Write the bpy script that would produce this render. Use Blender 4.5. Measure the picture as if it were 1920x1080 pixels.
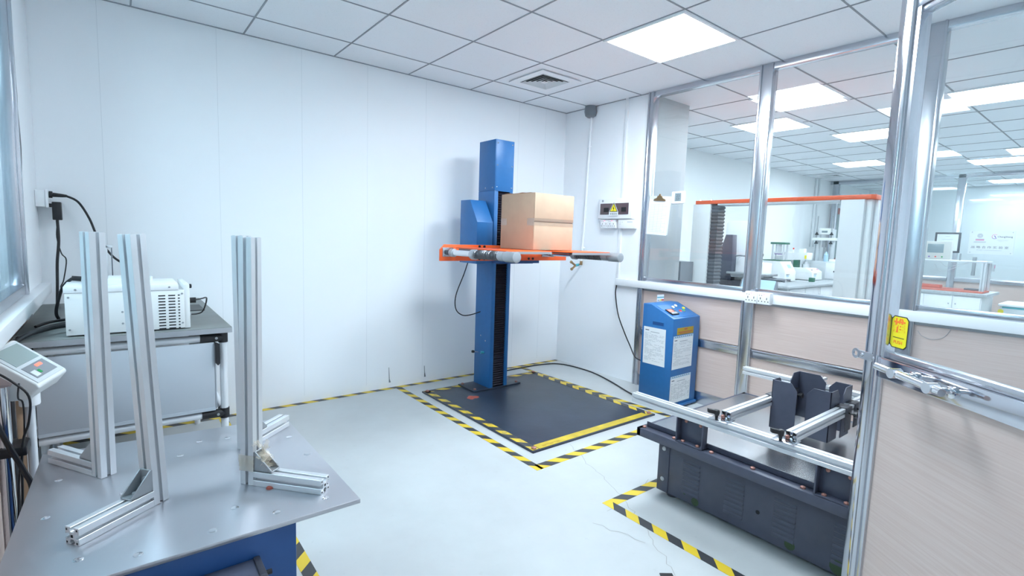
import bpy, bmesh, math, random
from mathutils import Vector, Matrix
for o in list(bpy.data.objects): bpy.data.objects.remove(o)
S = bpy.context.scene
C = S.collection
random.seed(4)
# ------------------------------------------------------------------ camera, light, exposure
H = 2.5885                                             # ceiling height
cam_d = bpy.data.cameras.new('camera'); cam = bpy.data.objects.new('camera', cam_d); C.objects.link(cam)
cam_d.sensor_width = 36.0; cam_d.lens = 945.47 / 1920 * 36.0; cam_d.clip_start = .02; cam_d.clip_end = 60
cam.matrix_world = (Matrix.Translation((-3.7145, -3.8959, 1.3078)) @ Matrix.Rotation(-.6680, 4, 'Z')
                    @ Matrix.Rotation(math.pi / 2 - .1018, 4, 'X') @ Matrix.Rotation(.0333, 4, 'Z'))
S.camera = cam
w = bpy.data.worlds.new('world'); S.world = w; w.use_nodes = True
w.node_tree.nodes['Background'].inputs[0].default_value = (.80, .90, 1, 1)
w.node_tree.nodes['Background'].inputs[1].default_value = .25
S.view_settings.view_transform = 'Standard'; S.view_settings.look = 'None'
S.view_settings.gamma = 1; S.view_settings.use_curve_mapping = False
S.view_settings.exposure = 2.37
LAMP = 9.6; LAMP_NB = 5.2                                            # radiance of the ceiling light diffusers
LAMP_COL = (.80, .915, 1.0)
S.cycles.use_denoising = True
S.cycles.max_bounces = 12; S.cycles.diffuse_bounces = 6; S.cycles.glossy_bounces = 6
S.cycles.transparent_max_bounces = 24; S.cycles.sample_clamp_indirect = 6

# ------------------------------------------------------------------ materials
def nt(name):
    m = bpy.data.materials.new(name); m.use_nodes = True
    t = m.node_tree; return m, t, t.nodes['Principled BSDF']
def pb(name, col, rough=.5, metal=0.0, spec=.5, noise=0.0, nscale=8.0, bump=0.0, bscale=60.0, stretch=None, emit=0):
    m, t, b = nt(name)
    b.inputs['Base Color'].default_value = (*col, 1); b.inputs['Roughness'].default_value = rough
    b.inputs['Metallic'].default_value = metal; b.inputs['Specular IOR Level'].default_value = spec
    if emit:
        b.inputs['Emission Color'].default_value = (*col, 1); b.inputs['Emission Strength'].default_value = emit
    if noise or bump:
        tc = t.nodes.new('ShaderNodeTexCoord'); src = tc.outputs['Object']
        if stretch:
            mp = t.nodes.new('ShaderNodeMapping'); mp.inputs['Scale'].default_value = stretch
            t.links.new(src, mp.inputs[0]); src = mp.outputs[0]
    if noise:
        n = t.nodes.new('ShaderNodeTexNoise'); n.inputs['Scale'].default_value = nscale; n.inputs['Detail'].default_value = 6
        t.links.new(src, n.inputs['Vector'])
        r = t.nodes.new('ShaderNodeMapRange'); r.inputs[1].default_value = .3; r.inputs[2].default_value = .7
        r.inputs[3].default_value = 1 - noise; r.inputs[4].default_value = 1 + noise * .4
        t.links.new(n.outputs[0], r.inputs[0])
        v = t.nodes.new('ShaderNodeVectorMath'); v.operation = 'SCALE'; v.inputs[0].default_value = col
        t.links.new(r.outputs[0], v.inputs['Scale']); t.links.new(v.outputs[0], b.inputs['Base Color'])
    if bump:
        n = t.nodes.new('ShaderNodeTexNoise'); n.inputs['Scale'].default_value = bscale
        t.links.new(src, n.inputs['Vector'])
        bp = t.nodes.new('ShaderNodeBump'); bp.inputs['Strength'].default_value = bump; bp.inputs['Distance'].default_value = .01
        t.links.new(n.outputs[0], bp.inputs['Height']); t.links.new(bp.outputs[0], b.inputs['Normal'])
    return m
M = {}
M['wall'] = pb('wall_paint', (.88, .905, .93), .6, bump=.03, bscale=250)
M['wall_far'] = pb('wall_far_paint', (.82, .85, .86), .6)
M['steel'] = pb('stainless_steel', (.58, .595, .64), .24, 1, noise=.05, nscale=5, stretch=(1, 1, .25))
M['steel_mirror'] = pb('polished_steel', (.60, .61, .66), .09, 1, noise=.1, nscale=4, stretch=(1, 1, .3))
M['steel_brushed'] = pb('brushed_plate_steel', (.56, .56, .57), .26, 1, noise=.12, nscale=3)
M['plate_alu'] = pb('table_plate_steel', (.52, .53, .57), .30, .75, noise=.06, nscale=2.2)
M['alu'] = pb('anodised_aluminium', (.70, .715, .74), .34, .55)
M['alu_white'] = pb('white_tube', (.74, .76, .79), .28, .25)
M['hole'] = pb('hole_shade', (.012, .012, .015), .8)  # flat near-black standing in for the shade inside holes and slots
M['trunk'] = pb('white_plastic', (.84, .86, .88), .38)
M['cream'] = pb('machine_cream', (.80, .82, .82), .42)
M['seam'] = pb('seam_line', (.70, .73, .76), .7)
M['pier'] = pb('pier_dimmed_white', (.42, .44, .45), .6)  # white pier coloured darker to offset the strong light of the nearby panel
M['pale'] = pb('machine_pale_grey', (.62, .66, .68), .45)
M['greyp'] = pb('grey_panel', (.20, .22, .245), .45)
M['midgrey'] = pb('mid_grey_metal', (.34, .36, .38), .38, .4)
M['blue'] = pb('blue_enamel', (.022, .145, .385), .38, noise=.05, nscale=30)
M['bluedark'] = pb('deep_blue_enamel', (.012, .075, .25), .42, noise=.05, nscale=30)
M['black'] = pb('black_plastic', (.012, .012, .015), .42)
M['bellows'] = pb('bellows_black', (.010, .009, .020), .5)
M['bellowsgrey'] = pb('bellows_grey', (.085, .092, .11), .5)
M['cable'] = pb('cable_black', (.010, .010, .013), .45)
M['orange'] = pb('orange_enamel', (.93, .125, .022), .35)
M['chrome'] = pb('chrome', (.72, .73, .76), .12, 1)
M['silver'] = pb('silver_paint', (.44, .46, .49), .34, .6)
M['spring'] = pb('spring_steel', (.15, .155, .17), .35, .85)
M['card'] = pb('cardboard', (.50, .365, .26), .75, noise=.05, nscale=14)
M['carde'] = pb('cardboard_edge', (.30, .17, .09), .85)
M['tank'] = pb('charcoal_enamel', (.066, .073, .108), .38, noise=.1, nscale=20)
M['tank_d'] = pb('charcoal_dark', (.045, .045, .056), .42)
M['screw'] = pb('copper_screw', (.40, .20, .165), .45, .5)
M['mat'] = pb('floor_plate_rubber', (.034, .046, .070), .34, noise=.22, nscale=5, bump=.05, bscale=30)
M['yellow'] = pb('tape_yellow', (.60, .44, .03), .45, noise=.25, nscale=12)
M['bench'] = pb('bench_top_grey', (.19, .205, .20), .5, noise=.12, nscale=9)
M['board'] = pb('shaded_white_board', (.46, .50, .55), .5)  # white board with the shade on the bench front put into its colour
M['panelw'] = pb('pale_back_panel', (.68, .72, .75), .5)
M['paper'] = pb('paper', (.76, .79, .81), .8)
M['pinkpaper'] = pb('rating_label', (.52, .44, .44), .7)
M['ink'] = pb('ink_grey', (.36, .39, .43), .8)
M['inkdark'] = pb('ink_dark', (.06, .065, .09), .7)
M['red'] = pb('red', (.70, .03, .025), .45)
M['redled'] = pb('red_display', (.9, .06, .04), .4, emit=1.2)
M['greenb'] = pb('button_green', (.02, .30, .09), .4)
M['green'] = pb('machine_green', (.035, .16, .10), .45)
M['yel'] = pb('sticker_yellow', (.90, .76, .02), .45)
M['ochre'] = pb('label_ochre', (.45, .30, .02), .6)
M['orangetext'] = pb('sticker_orange', (.95, .22, .03), .5)
M['cyan'] = pb('teal_stripe', (.06, .38, .44), .5)
M['lightblue'] = pb('light_blue_pad', (.42, .60, .74), .4)
M['violet'] = pb('violet', (.22, .10, .42), .5)
M['pinkred'] = pb('pink_red', (.75, .22, .40), .5)
M['lcd'] = pb('lcd_grey', (.22, .28, .30), .15)
M['lcdg'] = pb('lcd_green_grey', (.33, .40, .39), .2)
M['darkfilm'] = pb('smoked_cover', (.11, .075, .085), .12)
M['beige'] = pb('panel_beige', (.58, .57, .53), .45)
M['salmon'] = pb('salmon_board', (.72, .20, .15), .5)
M['maroon'] = pb('red_brown_paint', (.38, .075, .055), .5)
M['granite'] = pb('granite_edge', (.46, .49, .51), .4, noise=.25, nscale=90)
M['brass'] = pb('brass', (.36, .24, .13), .3, .9)
M['concrete'] = pb('column_grey', (.30, .33, .35), .6)
M['mirrorfar'] = pb('satin_film', (.76, .83, .85), .18)
M['rust'] = pb('rust_paint', (.42, .10, .07), .7)
M['wood'] = pb('bare_wood', (.42, .27, .17), .6)
M['moss'] = pb('green_scuff', (.035, .065, .028), .6)
M['crack'] = pb('crack_dark', (.36, .36, .35), .9)
M['film'] = None

def laminate():
    m, t, b = nt('pink_wood_laminate')
    tc = t.nodes.new('ShaderNodeTexCoord'); mp = t.nodes.new('ShaderNodeMapping')
    mp.inputs['Scale'].default_value = (1.2, 1.2, 60); t.links.new(tc.outputs['Object'], mp.inputs[0])
    n = t.nodes.new('ShaderNodeTexNoise'); n.inputs['Scale'].default_value = 3; n.inputs['Detail'].default_value = 5
    t.links.new(mp.outputs[0], n.inputs['Vector'])
    r = t.nodes.new('ShaderNodeValToRGB'); e = r.color_ramp.elements
    e[0].position = .32; e[0].color = (.56, .43, .385, 1); e[1].position = .68; e[1].color = (.62, .505, .46, 1)
    t.links.new(n.outputs[0], r.inputs[0]); t.links.new(r.outputs[0], b.inputs['Base Color'])
    b.inputs['Roughness'].default_value = .42
    return m
M['pink'] = laminate()

def floor_mat():
    m, t, b = nt('grey_epoxy_floor'); L = t.links.new
    tc = t.nodes.new('ShaderNodeTexCoord')
    n = t.nodes.new('ShaderNodeTexNoise'); n.inputs['Scale'].default_value = 1.7; n.inputs['Detail'].default_value = 8
    n.inputs['Roughness'].default_value = .62; L(tc.outputs['Object'], n.inputs['Vector'])
    r = t.nodes.new('ShaderNodeValToRGB'); e = r.color_ramp.elements
    e[0].position = .30; e[0].color = (.45, .47, .475, 1); e[1].position = .62; e[1].color = (.51, .535, .54, 1)
    L(n.outputs[0], r.inputs[0])
    n2 = t.nodes.new('ShaderNodeTexNoise'); n2.inputs['Scale'].default_value = 26; n2.inputs['Detail'].default_value = 3
    L(tc.outputs['Object'], n2.inputs['Vector'])
    r2 = t.nodes.new('ShaderNodeMapRange'); r2.inputs[1].default_value = .66; r2.inputs[2].default_value = .76
    r2.inputs[3].default_value = 0; r2.inputs[4].default_value = .22; L(n2.outputs[0], r2.inputs[0])
    mx = t.nodes.new('ShaderNodeMix'); mx.data_type = 'RGBA'; L(r2.outputs[0], mx.inputs[0]); L(r.outputs[0], mx.inputs[6])
    mx.inputs[7].default_value = (.36, .375, .375, 1); L(mx.outputs[2], b.inputs['Base Color'])
    b.inputs['Roughness'].default_value = .42; b.inputs['Specular IOR Level'].default_value = .35
    return m
M['floor'] = floor_mat()

def ceil_mat():
    m, t, b = nt('ceiling_tile'); L = t.links.new
    tc = t.nodes.new('ShaderNodeTexCoord'); v = t.nodes.new('ShaderNodeTexVoronoi'); v.inputs['Scale'].default_value = 75
    L(tc.outputs['Object'], v.inputs['Vector'])
    r = t.nodes.new('ShaderNodeMapRange'); r.inputs[1].default_value = .1; r.inputs[2].default_value = .3
    r.inputs[3].default_value = .93; r.inputs[4].default_value = 1; L(v.outputs['Distance'], r.inputs[0])
    s = t.nodes.new('ShaderNodeVectorMath'); s.operation = 'SCALE'; s.inputs[0].default_value = (.82, .85, .88)
    L(r.outputs[0], s.inputs['Scale']); L(s.outputs[0], b.inputs['Base Color']); b.inputs['Roughness'].default_value = .55
    return m
M['ceil'] = ceil_mat()
M['tbar'] = pb('ceiling_bar', (.30, .32, .35), .6)
M['tbar_l'] = pb('ceiling_bar_light', (.60, .63, .66), .5)

def stripe_mat(name, worn=0.0):
    m, t, b = nt(name); L = t.links.new
    uv = t.nodes.new('ShaderNodeUVMap'); sp = t.nodes.new('ShaderNodeSeparateXYZ'); L(uv.outputs[0], sp.inputs[0])
    a = t.nodes.new('ShaderNodeMath'); a.operation = 'MULTIPLY_ADD'; L(sp.outputs[1], a.inputs[0]); a.inputs[1].default_value = 1.0
    L(sp.outputs[0], a.inputs[2])
    d = t.nodes.new('ShaderNodeMath'); d.operation = 'DIVIDE'; L(a.outputs[0], d.inputs[0]); d.inputs[1].default_value = .155
    f = t.nodes.new('ShaderNodeMath'); f.operation = 'FRACT'; L(d.outputs[0], f.inputs[0])
    g = t.nodes.new('ShaderNodeMath'); g.operation = 'GREATER_THAN'; L(f.outputs[0], g.inputs[0]); g.inputs[1].default_value = .5
    mx = t.nodes.new('ShaderNodeMix'); mx.data_type = 'RGBA'; L(g.outputs[0], mx.inputs[0])
    mx.inputs[6].default_value = (.70, .50, .03, 1); mx.inputs[7].default_value = (.04, .042, .048, 1)
    out = mx.outputs[2]
    if worn:
        tc = t.nodes.new('ShaderNodeTexCoord'); n = t.nodes.new('ShaderNodeTexNoise'); n.inputs['Scale'].default_value = 30
        n.inputs['Detail'].default_value = 5; L(tc.outputs['Object'], n.inputs['Vector'])
        r = t.nodes.new('ShaderNodeMapRange'); r.inputs[1].default_value = .48; r.inputs[2].default_value = .7
        r.inputs[4].default_value = worn; L(n.outputs[0], r.inputs[0])
        m2 = t.nodes.new('ShaderNodeMix'); m2.data_type = 'RGBA'; L(r.outputs[0], m2.inputs[0]); L(out, m2.inputs[6])
        m2.inputs[7].default_value = (.13, .13, .12, 1); out = m2.outputs[2]
    L(out, b.inputs['Base Color']); b.inputs['Roughness'].default_value = .42
    return m
M['stripe'] = stripe_mat('hazard_tape'); M['stripe_worn'] = stripe_mat('hazard_tape_worn', .55)

def glass_mat(name, tint, base=.04, k=.9, rough=.0):
    m = bpy.data.materials.new(name); m.use_nodes = True; t = m.node_tree; L = t.links.new
    for n in list(t.nodes): t.nodes.remove(n)
    o = t.nodes.new('ShaderNodeOutputMaterial'); tr = t.nodes.new('ShaderNodeBsdfTransparent'); tr.inputs[0].default_value = (*tint, 1)
    gl = t.nodes.new('ShaderNodeBsdfGlossy'); gl.inputs['Roughness'].default_value = rough; gl.inputs[0].default_value = (.95, .98, 1, 1)
    lw = t.nodes.new('ShaderNodeLayerWeight'); lw.inputs[0].default_value = .5
    p = t.nodes.new('ShaderNodeMath'); p.operation = 'POWER'; L(lw.outputs['Facing'], p.inputs[0]); p.inputs[1].default_value = 5
    a = t.nodes.new('ShaderNodeMath'); a.operation = 'MULTIPLY_ADD'; L(p.outputs[0], a.inputs[0]); a.inputs[1].default_value = k; a.inputs[2].default_value = base
    mx = t.nodes.new('ShaderNodeMixShader'); L(a.outputs[0], mx.inputs[0]); L(tr.outputs[0], mx.inputs[1]); L(gl.outputs[0], mx.inputs[2])
    L(mx.outputs[0], o.inputs[0]); return m
M['glass'] = glass_mat('window_glass', (.965, .985, .99), .03, .5)
M['glass_l'] = glass_mat('side_window_glass', (.82, .92, .95), .05, .6)
M['film'] = glass_mat('clear_tape_film', (.97, .95, .93), .10, .7, .18)
def tape_mat():
    m = bpy.data.materials.new('crumpled_tape'); m.use_nodes = True; t = m.node_tree; b = t.nodes['Principled BSDF']
    b.inputs['Base Color'].default_value = (.74, .66, .54, 1); b.inputs['Roughness'].default_value = .18
    b.inputs['Alpha'].default_value = .36; return m
M['crumple'] = tape_mat()
M['acrylic'] = glass_mat('clear_cover', (.93, .97, .99), .07, .7, .05)

def lamp_mat(nm, strength):
    m = bpy.data.materials.new(nm); m.use_nodes = True; t = m.node_tree
    b = t.nodes['Principled BSDF']; b.inputs['Base Color'].default_value = (.9, .9, .9, 1)
    b.inputs['Emission Color'].default_value = (*LAMP_COL, 1); b.inputs['Emission Strength'].default_value = strength
    return m
M['lamp'] = lamp_mat('light_diffuser', LAMP); M['lamp_nb'] = lamp_mat('light_diffuser_neighbour', LAMP_NB)
M['glow_red'] = pb('indicator_red', (1, .08, .18), .4, emit=1.5)

# ------------------------------------------------------------------ mesh building
class MB:
    def __init__(s): s.v = []; s.f = []; s.m = []; s.uv = {}
    def _add(s, vs, fs, m=0):
        b = len(s.v); s.v += [Vector(p) for p in vs]
        for f in fs: s.f.append([b + i for i in f]); s.m.append(m)
        return s
    def box(s, x0, x1, y0, y1, z0, z1, m=0):
        x0, x1 = sorted((x0, x1)); y0, y1 = sorted((y0, y1)); z0, z1 = sorted((z0, z1))
        return s._add([(x0, y0, z0), (x1, y0, z0), (x1, y1, z0), (x0, y1, z0), (x0, y0, z1), (x1, y0, z1), (x1, y1, z1), (x0, y1, z1)],
                      [(0, 3, 2, 1), (4, 5, 6, 7), (0, 1, 5, 4), (1, 2, 6, 5), (2, 3, 7, 6), (3, 0, 4, 7)], m)
    def fbox(s, F, u0, u1, v0, v1, w0, w1, m=0):       # box in a frame F = (origin, U, V, W)
        b = len(s.v); s.box(u0, u1, v0, v1, w0, w1, m)
        O, U, V, W = [Vector(q) for q in F]
        for i in range(b, len(s.v)): p = s.v[i]; s.v[i] = O + U * p.x + V * p.y + W * p.z
        return s
    def quad(s, a, b, c, d, m=0): return s._add([a, b, c, d], [(0, 1, 2, 3)], m)
    def prism(s, poly, F, d0, d1, m=0):                # polygon in the U,V plane of a frame, extruded along W
        O, U, V, W = [Vector(q) for q in F]; n = len(poly)
        vs = [O + U * p[0] + V * p[1] + W * d0 for p in poly] + [O + U * p[0] + V * p[1] + W * d1 for p in poly]
        return s._add(vs, [tuple(reversed(range(n))), tuple(range(n, 2 * n))] + [(i, (i + 1) % n, n + (i + 1) % n, n + i) for i in range(n)], m)
    def cyl(s, p0, p1, r, n=20, r2=None, m=0, cap=True):
        p0 = Vector(p0); p1 = Vector(p1); r2 = r if r2 is None else r2
        d = (p1 - p0).normalized(); a = d.orthogonal().normalized(); b = d.cross(a)
        vs = []
        for p, q in ((p0, r), (p1, r2)):
            vs += [p + (a * math.cos(2 * math.pi * i / n) + b * math.sin(2 * math.pi * i / n)) * q for i in range(n)]
        fs = [(i, (i + 1) % n, n + (i + 1) % n, n + i) for i in range(n)]
        if cap: fs += [tuple(reversed(range(n))), tuple(range(n, 2 * n))]
        return s._add(vs, fs, m)
    def lathe(s, prof, O, A, n=24, m=0):               # profile of (distance along A, radius)
        O = Vector(O); A = Vector(A).normalized(); a = A.orthogonal().normalized(); b = A.cross(a); vs = []; fs = []
        for t, r in prof:
            vs += [O + A * t + (a * math.cos(2 * math.pi * i / n) + b * math.sin(2 * math.pi * i / n)) * r for i in range(n)]
        for k in range(len(prof) - 1):
            fs += [(k * n + i, k * n + (i + 1) % n, (k + 1) * n + (i + 1) % n, (k + 1) * n + i) for i in range(n)]
        fs += [tuple(reversed(range(n))), tuple(range((len(prof) - 1) * n, len(prof) * n))]
        return s._add(vs, fs, m)
    def tube(s, pts, r, n=8, sub=6, m=0):
        P = [Vector(p) for p in pts]
        if sub > 1 and len(P) > 2:
            Q = []
            for i in range(len(P) - 1):
                a, b, c, d = P[max(i - 1, 0)], P[i], P[i + 1], P[min(i + 2, len(P) - 1)]
                for k in range(sub):
                    t = k / sub
                    Q.append(.5 * ((2 * b) + (c - a) * t + (2 * a - 5 * b + 4 * c - d) * t * t + (3 * b - a - 3 * c + d) * t ** 3))
            P = Q + [P[-1]]
        d = (P[1] - P[0]).normalized(); a = d.orthogonal().normalized(); vs = []; fs = []
        for i, p in enumerate(P):
            e = (P[min(i + 1, len(P) - 1)] - P[max(i - 1, 0)]).normalized()
            a = (a - e * a.dot(e)).normalized(); b = e.cross(a)
            vs += [p + (a * math.cos(2 * math.pi * j / n) + b * math.sin(2 * math.pi * j / n)) * r for j in range(n)]
        for k in range(len(P) - 1):
            fs += [(k * n + j, k * n + (j + 1) % n, (k + 1) * n + (j + 1) % n, (k + 1) * n + j) for j in range(n)]
        fs += [tuple(reversed(range(n))), tuple(range((len(P) - 1) * n, len(P) * n))]
        return s._add(vs, fs, m)
    def coil(s, p0, p1, R, r, turns, n=6, seg=16, m=0):
        p0 = Vector(p0); p1 = Vector(p1); d = (p1 - p0); A = d.normalized(); a = A.orthogonal().normalized(); b = A.cross(a)
        N = int(turns * seg)
        return s.tube([p0 + d * (i / N) + (a * math.cos(2 * math.pi * i / seg) + b * math.sin(2 * math.pi * i / seg)) * R for i in range(N + 1)], r, n, 1, m)
    def strip(s, p0, p1, width, z, side=1, m=0, u0=0):  # flat tape with UV in metres
        p0 = Vector((*p0, z)); p1 = Vector((*p1, z)); d = (p1 - p0).normalized(); q = Vector((-d.y, d.x, 0)) * width * side; L = (p1 - p0).length
        b = len(s.v); h = Vector((0, 0, .0007))
        vs = [p0, p1, p1 + q, p0 + q]; s._add(vs + [x + h for x in vs], [(3, 2, 1, 0), (4, 5, 6, 7), (0, 1, 5, 4), (1, 2, 6, 5), (2, 3, 7, 6), (3, 0, 4, 7)], m)
        for k in (0, 4):
            for i, uv in enumerate(((u0, 0), (u0 + L, 0), (u0 + L, width), (u0, width))): s.uv[b + k + i] = uv
        return s
ORG = {}
def link(name, mesh, parent=None):
    o = bpy.data.objects.new(name, mesh); C.objects.link(o)
    if parent: o.parent = parent
    return o
def obj(name, mb, mats, parent=None, bevel=0.0, seg=2, smooth=35, origin=None):
    """One mesh object from world-space geometry. With a parent the geometry is stored relative to the thing's base."""
    if isinstance(mats, str): mats = [mats]
    org = ORG[parent.name] if parent else (Vector(origin) if origin else None)
    if org is None:
        zs = min(p.z for p in mb.v); n = len(mb.v)
        org = Vector((sum(p.x for p in mb.v) / n, sum(p.y for p in mb.v) / n, zs))
    me = bpy.data.meshes.new(name)
    me.from_pydata([tuple(p - org) for p in mb.v], [], mb.f)
    for k in mats: me.materials.append(M[k])
    for i, p in enumerate(me.polygons): p.material_index = mb.m[i]
    if mb.uv:
        ul = me.uv_layers.new(name='UVMap')
        for lp in me.loops: ul.data[lp.index].uv = mb.uv.get(lp.vertex_index, (0, 0))
    bm = bmesh.new(); bm.from_mesh(me)
    bmesh.ops.recalc_face_normals(bm, faces=bm.faces)
    if bevel:
        es = [e for e in bm.edges if len(e.link_faces) == 2 and e.calc_face_angle(0) > math.radians(28)]
        bmesh.ops.bevel(bm, geom=es, offset=bevel, segments=seg, profile=.5, affect='EDGES', clamp_overlap=True)
    bm.to_mesh(me); bm.free()
    if smooth:
        for p in me.polygons: p.use_smooth = True
        me.set_sharp_from_angle(angle=math.radians(smooth))
    o = link(name, me, parent); ORG[o.name] = org
    if not parent: o.location = org
    return o
def tag(o, label=None, cat=None, group=None, kind=None):
    if label: o['label'] = label
    if cat: o['category'] = cat
    if group: o['group'] = group
    if kind: o['kind'] = kind
    return o
def thing(name, label, cat, loc, group=None):
    o = link(name, None); o.location = loc; ORG[o.name] = Vector(loc); o.empty_display_size = .1
    return tag(o, label, cat, group)
def struct(name, mb, mats, **k):
    return tag(obj(name, mb, mats, **k), kind='structure')
def sroot(name, loc):
    o = link(name, None); o.location = loc; ORG[o.name] = Vector(loc); o['kind'] = 'structure'; return o
def copy_tree(o, parent=None, off=None):
    c = o.copy(); C.objects.link(c)
    if parent: c.parent = parent
    if off is not None: c.location = o.location + Vector(off)
    for ch in list(o.children): copy_tree(ch, c)
    return c
def text(name, body, size, F, mat, parent, depth=.0004, align='CENTER', shear=0, bold=0.0, sx=1.0):
    cu = bpy.data.curves.new(name, 'FONT'); cu.body = body; cu.size = size; cu.extrude = depth; cu.align_x = align; cu.align_y = 'CENTER'
    cu.shear = shear; cu.offset = bold; cu.resolution_u = 3
    t = bpy.data.objects.new(name, cu); C.objects.link(t)
    dg = bpy.context.evaluated_depsgraph_get(); me = bpy.data.meshes.new_from_object(t.evaluated_get(dg))
    bpy.data.objects.remove(t)
    O, U, V = [Vector(q) for q in F[:3]]; W = U.cross(V)
    org = ORG[parent.name]
    me.transform(Matrix.Translation(O - org) @ Matrix((U * sx, V, W)).transposed().to_4x4())
    me.name = name; me.materials.clear(); me.materials.append(M[mat])
    o = link(name, me, parent); ORG[o.name] = org; return o
X, Y, Z = Vector((1, 0, 0)), Vector((0, 1, 0)), Vector((0, 0, 1))

def profile(s, k=.21, d=.30):                          # slotted square profile
    h = s / 2; a = s * k / 2; t = s * .07; b = s * .17; D = s * d
    q = [(-h, -h), (-a, -h), (-a, -h + t), (-b, -h + t), (-b, -h + D * .6), (-a, -h + D), (a, -h + D), (b, -h + D * .6), (b, -h + t), (a, -h + t), (a, -h)]
    out = []
    for i in range(4):
        c, sn = [(1, 0), (0, 1), (-1, 0), (0, -1)][i]
        out += [(x * c - y * sn, x * sn + y * c) for x, y in q]
    return out
def extrusion(mb, p0, p1, s, up=Z, ends=True):
    p0 = Vector(p0); p1 = Vector(p1); W = (p1 - p0); L = W.length; W.normalize(); up = Vector(up)
    V = (up - W * up.dot(W)).normalized(); U = V.cross(W)
    mb.prism(profile(s), (p0, U, V, W), 0, L, 0)
    if ends:
        for O, sg in ((p0, -1), (p1, 1)):
            for i in (-1, 1):
                for j in (-1, 1):
                    mb.fbox((O, U, V, W), i * s * .37 - s * .075, i * s * .37 + s * .075, j * s * .37 - s * .075, j * s * .37 + s * .075, -.0006, .0006, 1)
            mb.fbox((O, U, V, W), -s * .1, s * .1, -s * .1, s * .1, -.0006, .0006, 1)
    return mb

# ------------------------------------------------------------------ room shell
struct('floor', MB().box(-4.3, 10.0, -6.0, .5, -.06, 0), 'floor', origin=(0, 0, 0))
struct('ceiling', MB().box(-4.3, 10.0, -6.0, .5, H, H + .05), 'ceil', origin=(0, 0, H))
g = MB()
GX = [-.5908 - .6 * i for i in range(-1, 7)]; GY = [-.3568 - .6 * j for j in range(0, 9)]
for x in GX:
    if x < -.02: g.box(x - .0045, x + .0045, -4.1, 0, H - .0035, H, 0)
for y in GY: g.box(-4.06, 0, y - .0045, y + .0045, H - .0035, H, 0)
for x in [.15 + .6 * i for i in range(0, 17)]: g.box(x - .006, x + .006, -6, .2, H - .0035, H, 0)
for y in GY: g.box(0.02, 9.9, y - .006, y + .006, H - .0035, H, 0)
g.box(-4.06, 0, -.012, 0, H - .004, H, 0); g.box(-.012, 0, -1.05, 0, H - .004, H, 0)
struct('trim_ceiling_bars', g, 'tbar', smooth=0)

b = MB().box(-4.3, .03, 0, .12, 0, H)
struct('wall_back', b, 'wall')
g = MB()
for x in (-3.75, -3.15, -2.62, -2.13, -1.62, -.62, -.28): g.box(x - .0009, x + .0009, -.0006, 0, .05, H - .01)
struct('trim_wallpaper_seams', g, 'seam', smooth=0)
struct('wall_right', MB().box(0, .06, -1.045, 0, 0, H), 'wall')
struct('wall_front', MB().box(-4.3, -3.3, -4.2, -4.1, 0, H).box(-2.28, .03, -4.2, -4.1, 0, H).box(-3.3, -2.28, -4.2, -4.1, 2.1, H), 'wall')
struct('wall_neighbour_left', MB().box(.03, 10, .2, .32, 0, H), 'wall_far')
struct('wall_neighbour_pier', MB().box(.07, .60, -1.04, .2, 0, H), 'pier')
struct('wall_neighbour_end', MB().box(9.6, 9.75, -6, .32, 0, H), 'wall_far')
struct('wall_neighbour_right', MB().box(.03, 10, -6.1, -5.9, 0, H), 'wall_far')
# wallpaper peel at the foot of the back wall
g = MB(); g.prism([(0, 0), (.016, .0), (.006, .03), (.0, .13), (-.003, .13), (.001, .03)], ((-1.935, -.002, .045), X, Z, -Y), 0, .003)
g.prism([(0, 0), (.014, .0), (.004, .04), (.0, .10), (-.003, .10), (.0, .04)], ((-1.60, -.002, .045), X, Z, -Y), 0, .003)
struct('trim_peeled_wallpaper', g, 'greyp')

# ------------------------------------------------------------------ right partition (window_1)
W1 = sroot('window_1', (0, -2.5, 0))
def post(y0, y1, z0=0, z1=H, x0=-.022, x1=.045, root=W1, nm='post'):
    g = MB().box(x0, x1, y0 + .012, y1 - .012, z0, z1).box(x0 - .008, x1 + .008, y0, y0 + .014, z0, z1).box(x0 - .008, x1 + .008, y1 - .014, y1, z0, z1)
    return obj(nm, g, 'steel', root, .003)
post(-1.10, -1.045); post(-2.105, -2.01); post(-3.055, -2.96); post(-4.1, -4.05)
obj('top_rail', MB().box(-.02, .045, -4.1, -1.045, H - .045, H), 'steel', W1, .003)
for a, bb in ((-2.01, -1.10), (-2.96, -2.105), (-4.05, -3.055)):
    obj('glass_pane', MB().box(.006, .012, a, bb, .97, H - .04), 'glass', W1, smooth=0)
    obj('laminate_panel', MB().box(.0, .03, a, bb, .10, .535), 'pink', W1)
    obj('laminate_panel', MB().box(.0, .03, a, bb, .53, .89), 'pink', W1)
    obj('middle_rail', MB().box(-.014, .04, a, bb, .468, .518).box(-.02, .04, a, bb, .512, .532), 'steel', W1, .003)
    obj('bottom_rail', MB().box(-.014, .045, a, bb, .0, .10), 'steel', W1, .003)
    obj('glass_bead', MB().box(-.012, .03, a, bb, .945, .985), 'steel', W1, .003)
    obj('sill_rail', MB().box(-.008, .03, a, bb, .868, .89), 'midgrey', W1, .002)
tr = obj('cable_trunking', MB().box(-.036, -.0085, -4.09, -.79, .887, .95), 'trunk', bevel=.004)
tag(tr, 'long white plastic cable trunking running along the glazed steel partition below the glass', 'trunking')
tr = obj('cable_trunking', MB().box(-.016, -.0005, -.812, -.782, .951, 1.497).box(-.016, -.0005, -.815, -.785, 1.69, H), 'trunk', bevel=.002)
tag(tr, 'thin white upright cable trunking above and below the fuse box on the short wall', 'trunking')

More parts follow.
